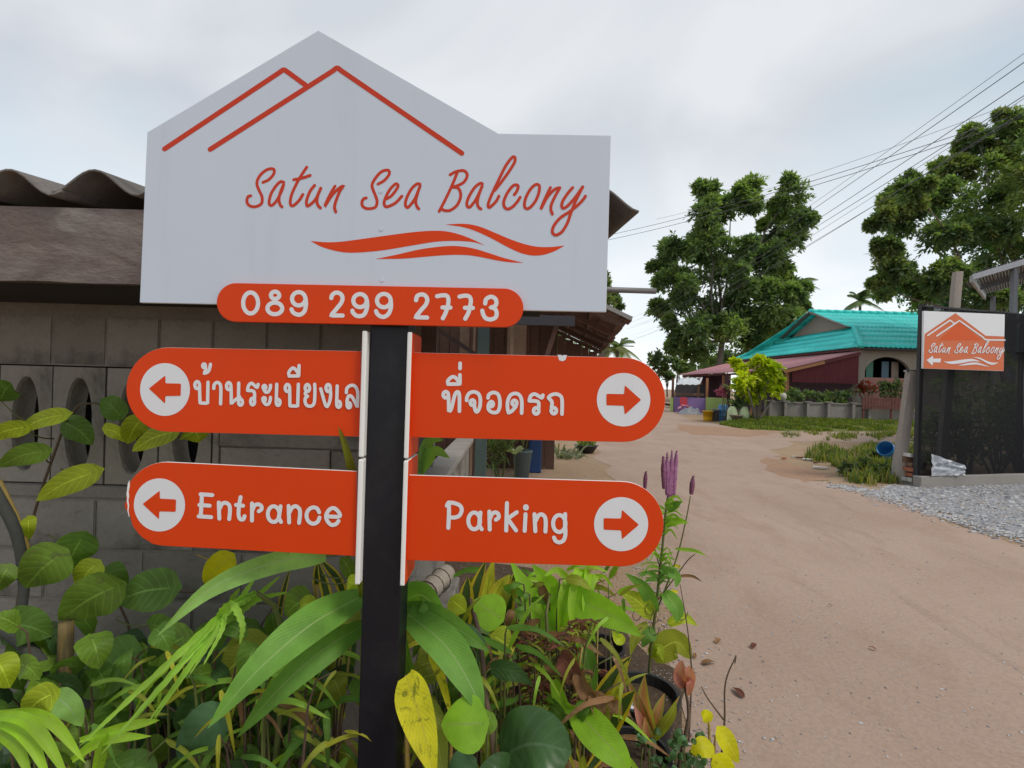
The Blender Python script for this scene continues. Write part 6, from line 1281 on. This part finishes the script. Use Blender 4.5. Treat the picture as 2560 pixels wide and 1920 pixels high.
# --- bluish small leaves bottom
bl_ = plant('small_leaved_herb', 1690, 1.75, 'low herb with small bluish green leaves beside the golden pothos')
for k_ in range(60):
    x, y, d = random.uniform(1590, 1760), random.uniform(1835, 1945), random.uniform(1.60, 1.85); an = random.random()*6.28; s = random.uniform(14, 30)
    lf(bl_, [(x, y, d), (x+math.cos(an)*s*.5, y+math.sin(an)*s*.4-3, d-.01), (x+math.cos(an)*s, y+math.sin(an)*s*.8, d)], s*.75, L_BLUE if random.random() < .75 else L_GLOSS, 'oval', roll=jit(35), fold=.2, n=6)
for k_ in range(8): x = random.uniform(1600, 1750); stem(bl_, pxs([(x, 1870, 1.7), (x+jit(10), 1960, 1.72), (1690, 2250, 1.75)]), .002, .004, STEMG)
# --- bare twigs on the road edge
tw = plant('bare_twig', 1800, 2.6, 'bare brown forked twig standing at the edge of the dirt road', 'twig')
stem(tw, pxs([(1795,1860,2.16),(1812,1740,2.2),(1822,1640,2.22),(1824,1560,2.22),(1845,1505,2.22)]), .005, .002, STEMB, n=22); stem(tw, pxs([(1820,1632,2.22),(1790,1590,2.2),(1776,1565,2.2)]), .003, .0018, STEMB); stem(tw, pxs([(1795,1860,2.16),(1790,2000,2.14)]), .005, .006, STEMB); stem(tw, pxs([(1845,1505,2.22),(1843,1520,2.22)]), .003, .002, STEMB)
tw.location = (P(1790, 1960, 2.15).x, 2.15, 0.016)
t2_ = plant('thin_twig', 1715, 2.3, 'thin dark twig rising between the celosia and the road', 'twig')
stem(t2_, pxs([(1712,2050,2.2),(1728,1720,2.15),(1724,1620,2.15),(1714,1540,2.15),(1700,1460,2.15)]), .004, .0015, STEMB, n=20)
# --- dry fern tangle and dead leaves
dry = plant('dry_fern', 1380, 1.9, 'tangle of dry rust-brown fern fronds in the middle of the bed')
for k_ in range(20):
    x0, y0 = random.uniform(1300, 1460), random.uniform(1600, 1800); an = random.uniform(-2.6, -.5); L_ = random.uniform(60, 130); d = random.uniform(1.6, 1.95); e_ = (x0+math.cos(an)*L_, y0+math.sin(an)*L_*.8)
    stem(dry, pxs([(x0, y0+60, d+.05), (x0, y0, d), ((x0+e_[0])/2, (y0+e_[1])/2-14, d), (e_[0], e_[1], d)]), .003, .0015, STEMB, name='rachis', sides=5)
    for q in range(9):
        t_ = q/9; bx, by = x0+(e_[0]-x0)*t_, y0+(e_[1]-y0)*t_-14*math.sin(math.pi*t_)
        for sg_ in (-1, 1): lf(dry, [(bx, by, d), (bx+sg_*16, by+6+jit(5), d-.005), (bx+sg_*26*(1-.5*t_), by+18+jit(6), d)], 7, L_RUST if random.random() < .7 else L_OLIVE, 'blade', roll=jit(60), n=4, name='leaflet')
dl = plant('withered_leaf_plant', 1500, 1.62, 'withered plant with a large curled brown dead leaf hanging over the pots')
lf(dl, [(1446,1675,1.60),(1465,1720,1.56),(1490,1745,1.55)], 42, L_DRY, 'oval', roll=30, fold=.7, wave=.08, n=12); lf(dl, [(1478,1735,1.55),(1500,1775,1.53),(1505,1815,1.54)], 56, L_DRY, 'oval', roll=-20, fold=.6, wave=.08, n=12)
lf(dl, [(1400,1640,1.62),(1420,1660,1.6),(1440,1700,1.6)], 60, L_RUST, 'oval', roll=20, fold=.5, wave=.08, n=10); stem(dl, pxs([(1446, 1675, 1.6), (1455, 1620, 1.62), (1440, 1700, 1.66), (1470, 2250, 1.62)]), .003, .006, STEMY)
# --- dense understorey of the bed
def under(name, label, xr, yr, dr, n, mats_, shape, s0, s1, seed, asp=.6, group=None):
    random.seed(seed); cx = (xr[0]+xr[1])/2; d0 = sum(dr)/2; t = plant(name, cx, d0, label, 'plant', group)
    for k_ in range(n):
        x, y, d = random.uniform(*xr), random.uniform(*yr), random.uniform(*dr); an = random.uniform(.2, 2.9) if random.random() < .75 else random.random()*6.28; s = random.uniform(s0, s1)
        lf(t, [(x, y, d), (x+math.cos(an)*s*.5, y+math.sin(an)*s*.45-s*.12, d-.03), (x+math.cos(an)*s, y+math.sin(an)*s*.9, d-.02)], s*asp, random.choice(mats_), shape, roll=jit(45), fold=.22, wave=.03, n=8, curl=.08)
        if k_ % 2 == 0: stem(t, pxs([(x, y, d), ((x*2+cx)/3, y+90, d+.03), (cx+(x-cx)*.5, 2300, d0)]), .002, .005, random.choice((STEMG, STEMB, STEMB)), sides=5)
    return t
under('creeping_plant', 'dark leafy ground creeper filling the bed below the vine', (-40, 330), (1560, 1940), (1.45, 1.9), 70, [L_POTHD, L_POTHD, L_POTH, L_GLOSS], 'heart', 50, 105, 1, .85)
under('creeping_plant', 'dark leafy creeper below the fishtail palm frond', (300, 640), (1560, 1940), (1.45, 1.95), 70, [L_POTHD, L_POTHD, L_GLOSS, L_POTH], 'heart', 50, 100, 2, .85)
under('creeping_plant', 'dark leafy creeper below the long lance leaves left of the post', (600, 920), (1540, 1940), (1.55, 1.95), 60, [L_POTHD, L_GLOSS, L_OLIVE], 'heart', 45, 95, 3, .8)
under('leafy_undergrowth', 'dark undergrowth right of the black post behind the yellow leaves', (1030, 1240), (1560, 1940), (1.5, 2.0), 46, [L_POTHD, L_GLOSS, L_OLIVE], 'lance', 60, 120, 4, .42)
under('leafy_undergrowth', 'mixed green undergrowth round the dry fern fronds', (1220, 1470), (1440, 1760), (1.8, 2.4), 90, [L_POTHD, L_OLIVE, L_LANCE, L_DRY], 'lance', 35, 85, 5, .34)
under('leafy_undergrowth', 'low dark undergrowth beneath the bright paddle leaves', (1250, 1520), (1740, 1940), (1.5, 1.8), 46, [L_GLOSS, L_POTHD, L_OLIVE, L_DRY], 'lance', 40, 90, 6, .5)
under('leafy_undergrowth', 'fresh green undergrowth behind the lower right board', (1180, 1560), (1420, 1560), (2.2, 2.9), 90, [L_LANCE, L_LANCEB, L_FERN, L_OLIVE], 'blade', 40, 90, 7, .22)
under('sword_leaf_plant', 'olive sword-leaved plant half hidden among the creepers left of the post', (520, 880), (1650, 1900), (1.42, 1.7), 34, [L_OLIVE, L_LANCE, L_DRY, L_POTHD], 'blade', 90, 190, 8, .13)
under('sword_leaf_plant', 'olive sword-leaved plant rising through the vine leaves by the cut cane', (60, 420), (1600, 1900), (1.4, 1.7), 26, [L_OLIVE, L_LANCE, L_POTH], 'blade', 80, 170, 9, .13)
under('sword_leaf_plant', 'tangled narrow-leaved plant between the yellow leaves and the dry ferns', (1080, 1420), (1560, 1860), (1.5, 1.9), 44, [L_OLIVE, L_LANCE, L_LANCEB, L_DRY, L_VARY], 'blade', 80, 180, 10, .13)
under('strap_leaf_plant', 'light green narrow strap-leaved plant tangled below the long lance leaves', (380, 880), (1600, 1900), (1.36, 1.6), 40, [L_FERN, L_OLIVE, L_STRAP, L_VARY], 'blade', 90, 200, 11, .10)
under('strap_leaf_plant', 'light green narrow strap-leaved plant tangled round the pots and dry ferns', (1120, 1560), (1540, 1880), (1.5, 1.9), 44, [L_FERN, L_OLIVE, L_STRAP, L_VARY, L_DRY], 'blade', 80, 180, 12, .10)
# dry stems leaning through the bed
ds = plant('dead_plant', 720, 1.7, 'bundle of dry brown stems leaning among the leaves left of the post', 'stems')
random.seed(9)
for k_ in range(16):
    x, y = random.uniform(560, 900), random.uniform(1440, 1800); stem(ds, pxs([(x, y, 1.72), (x-30+jit(60), y+170, 1.70+jit(.1)), (x-80+jit(120), 2350, 1.72)]), .0025, .005, random.choice((STEMB, STEMB, STEMY)), sides=6)
ds2 = plant('dead_plant', 1320, 2.0, 'bundle of dry brown stems standing between the dry ferns and the pots', 'stems')
for k_ in range(22):
    x, y = random.uniform(1240, 1560), random.uniform(1440, 1680); stem(ds2, pxs([(x, y, 2.0), (x+jit(25), y+150, 1.95+jit(.1)), (x+jit(50), 2200, 1.95)]), .002, .0045, random.choice((STEMB, STEMB, STEMY, STEMG)), sides=5)
# rolled net bundle on the ground by the wall end
rn = thing('rolled_net', (P(1080, 1460, 2.4).x, 2.4, .016), 'pale bundle of rolled cloth tied with dark cord lying beside the post', 'bundle')
a_, b_ = P(1050, 1498, 2.35), P(1118, 1432, 2.6); pts = [a_.lerp(b_, i/8) for i in range(9)]
MB().tube(pts, [.05*(1+.08*math.sin(i*2.2)) for i in range(9)], 14).build('roll', surf('pale_cloth', (.42, .36, .30), (.3, .25, .2), 12, .95, 60, .5), rn, smooth=True)
for i in (2, 4, 6): MB().tube([pts[i]+(b_-a_).normalized().cross(Vector((0, 0, 1))).normalized()*.053*math.cos(k_*.5236)+(b_-a_).normalized().cross((b_-a_).normalized().cross(Vector((0, 0, 1))).normalized())*.053*math.sin(k_*.5236) for k_ in range(13)], .003, 5).build('cord', STEMB, rn)
MB().box((a_.x-.12, 2.3, .016), (b_.x+.05, 2.75, a_.z-.04)).build('support_block', CONC, rn, bevel=.01)
# --- things past the sign, seen between the boards
v = G(1304, 1196); t = thing('bucket_pot', (v.x, v.y, 0), 'blue-grey bucket holding a leafy plant beside the porch', 'pot'); GBK = surf('blue_grey_plastic', (.16, .22, .24), None, 4, .6, 30, .1)
MB().lathe((v.x, v.y, .003), [(0, 0), (.11, 0), (.155, .42), (.165, .42), (.165, .45), (.145, .45), (.14, .36), (0, .36)], 18).build('bucket', GBK, t, smooth=True)
shrub('potted_shrub', (v.x-.02, v.y, .30), (.30, .25, .40), 'leafy green plant growing out of the blue-grey bucket', 'plant', [FL['mid'], FL['light'], FL['dark']], .12, 420, None, 91, .5, STEMG, asp=.3)
shrub('potted_shrub', (v.x-.38, v.y-.3, 0), (.28, .25, .55), 'bamboo-like green plant before the green porch post', 'plant', [FL['mid'], FL['light'], FL['olive']], .15, 520, None, 92, .62, STEMG, asp=.2)
wl = thing('white_leaved_plant', (v.x-.12, v.y-.25, 0), 'small plant with pale whitish leaves before the blue-grey bucket', 'plant'); WL = leafmat('pale_leaf', (.45, .52, .36), side=5)
for k_ in range(9):
    a = 6.28*k_/9; p = Vector((v.x-.12, v.y-.25, .42)); q = p+Vector((math.cos(a)*.14, math.sin(a)*.10, .07+jit(.05))); leaf(wl, [p, (p+q)/2+Vector((0, 0, .03)), q], .055, WL, 'oval', face=(0, -1, .7), n=7)
stem(wl, [(v.x-.12, v.y-.25, 0), (v.x-.12, v.y-.25, .42)], .008, .005, STEMG)
v = G(1335, 1183); t = thing('water_drum', (v.x, v.y, 0), 'dark blue plastic container standing beside the blue-grey bucket', 'container')
MB().box((v.x-.09, v.y, .003), (v.x+.12, v.y+.3, .62)).build('body', surf('dark_blue_plastic', (.012, .05, .16), None, 3, .4, 30, .05), t, bevel=.02); MB().box((v.x-.1, v.y-.012, .622), (v.x+.13, v.y+.31, .66)).build('lid', bpy.data.materials['dark_blue_plastic'], t, bevel=.01)
v = G(1362, 1165); t = thing('wooden_stump', (v.x, v.y, 0), 'dark red-brown wooden stump beside the blue container', 'stump')
MB().lathe((v.x, v.y, .003), [(.0, 0), (.12, 0), (.10, .1), (.095, .4), (.11, .46), (0, .47)], 14).build('log', surf('dark_red_wood', (.055, .022, .02), None, 4, .8, 30, .4), t, smooth=True)
for i, (px, py, s, lab) in enumerate(((1420, 1146, .34, 'spiky grey-green agave growing low on the dirt past the porch'), (1465, 1132, .26, 'smaller spiky plant in a dark bowl past the porch'))):
    v = G(px, py); t = thing('agave', (v.x, v.y, 0), lab, 'plant'); random.seed(40+i); AG = leafmat('agave_%d' % i, (.14, .17, .12) if i == 0 else (.17, .22, .06), side=1)
    zb = .0 if i == 0 else .16
    for k_ in range(34):
        a = random.random()*6.28; el = random.uniform(.1, 1.3); d_ = Vector((math.cos(a)*math.cos(el), math.sin(a)*math.cos(el), math.sin(el))); p = Vector((v.x+jit(s*.7), v.y+jit(s*.3), zb)); L_ = s*random.uniform(.7, 1.2)
        leaf(t, [p, p+d_*L_*.6+Vector((0, 0, .05)), p+d_*L_+Vector((0, 0, -.02))], .05, AG, 'blade', face=(0, -1, .8), n=5)
    if i: MB().lathe((v.x, v.y, .003), [(0, 0), (.16, 0), (.26, .16), (.28, .17), (.24, .17), (.0, .14)], 18).build('bowl', BLKP, t, smooth=True)
sp_ = thing('wall_sprig', (P(1080, 1180, 3.2).x, 3.2, .016), 'pale green broad-leaved sprig growing beside the half wall', 'plant')
for pts, w_ in (([(1050,1180,3.1),(1085,1130,3.05),(1125,1145,3.0)], 34), ([(1048,1190,3.1),(1070,1105,3.06),(1110,1100,3.02)], 30), ([(1050,1195,3.1),(1052,1150,3.08),(1062,1110,3.06)], 26)): lf(sp_, pts, w_, L_LANCEP, 'lance', roll=jit(20), n=10)
stem(sp_, pxs([(1050, 1180, 3.1), (1045, 1300, 3.12), (1060, 1560, 3.2)])+[Vector((P(1080, 1180, 3.2).x, 3.2, 0.016))], .005, .008, STEMG)
# fallen leaves and bits on the dirt
random.seed(66)
for px, py, L_, m_ in ((1755,1665,.085,L_DRY),(1790,1612,.07,L_DRY),(1880,1625,.07,L_RUST),(1858,1750,.085,L_RUST),(1560,1520,.07,L_DRY),(1738,1650,.05,L_DRY),(2080,1520,.03,L_RUST),(1820,1840,.03,L_DRY),(2190,1630,.04,L_RUST),(1540,1440,.06,L_DRY)):
    v = G(px, py); a = random.random()*3.14; q = Vector((math.cos(a), math.sin(a), 0))*L_
    o = leaf(None, [(v.x, v.y, .012), (v.x+q.x*.5, v.y+q.y*.5, .022), (v.x+q.x, v.y+q.y, .012)], L_*.42, m_, 'lance', face=(0, 0, 1), n=7, name='fallen_leaf', fold=.3)
    tag(o, 'dry curled brown leaf lying on the dirt road', 'leaf', 'dry leaves on the road')
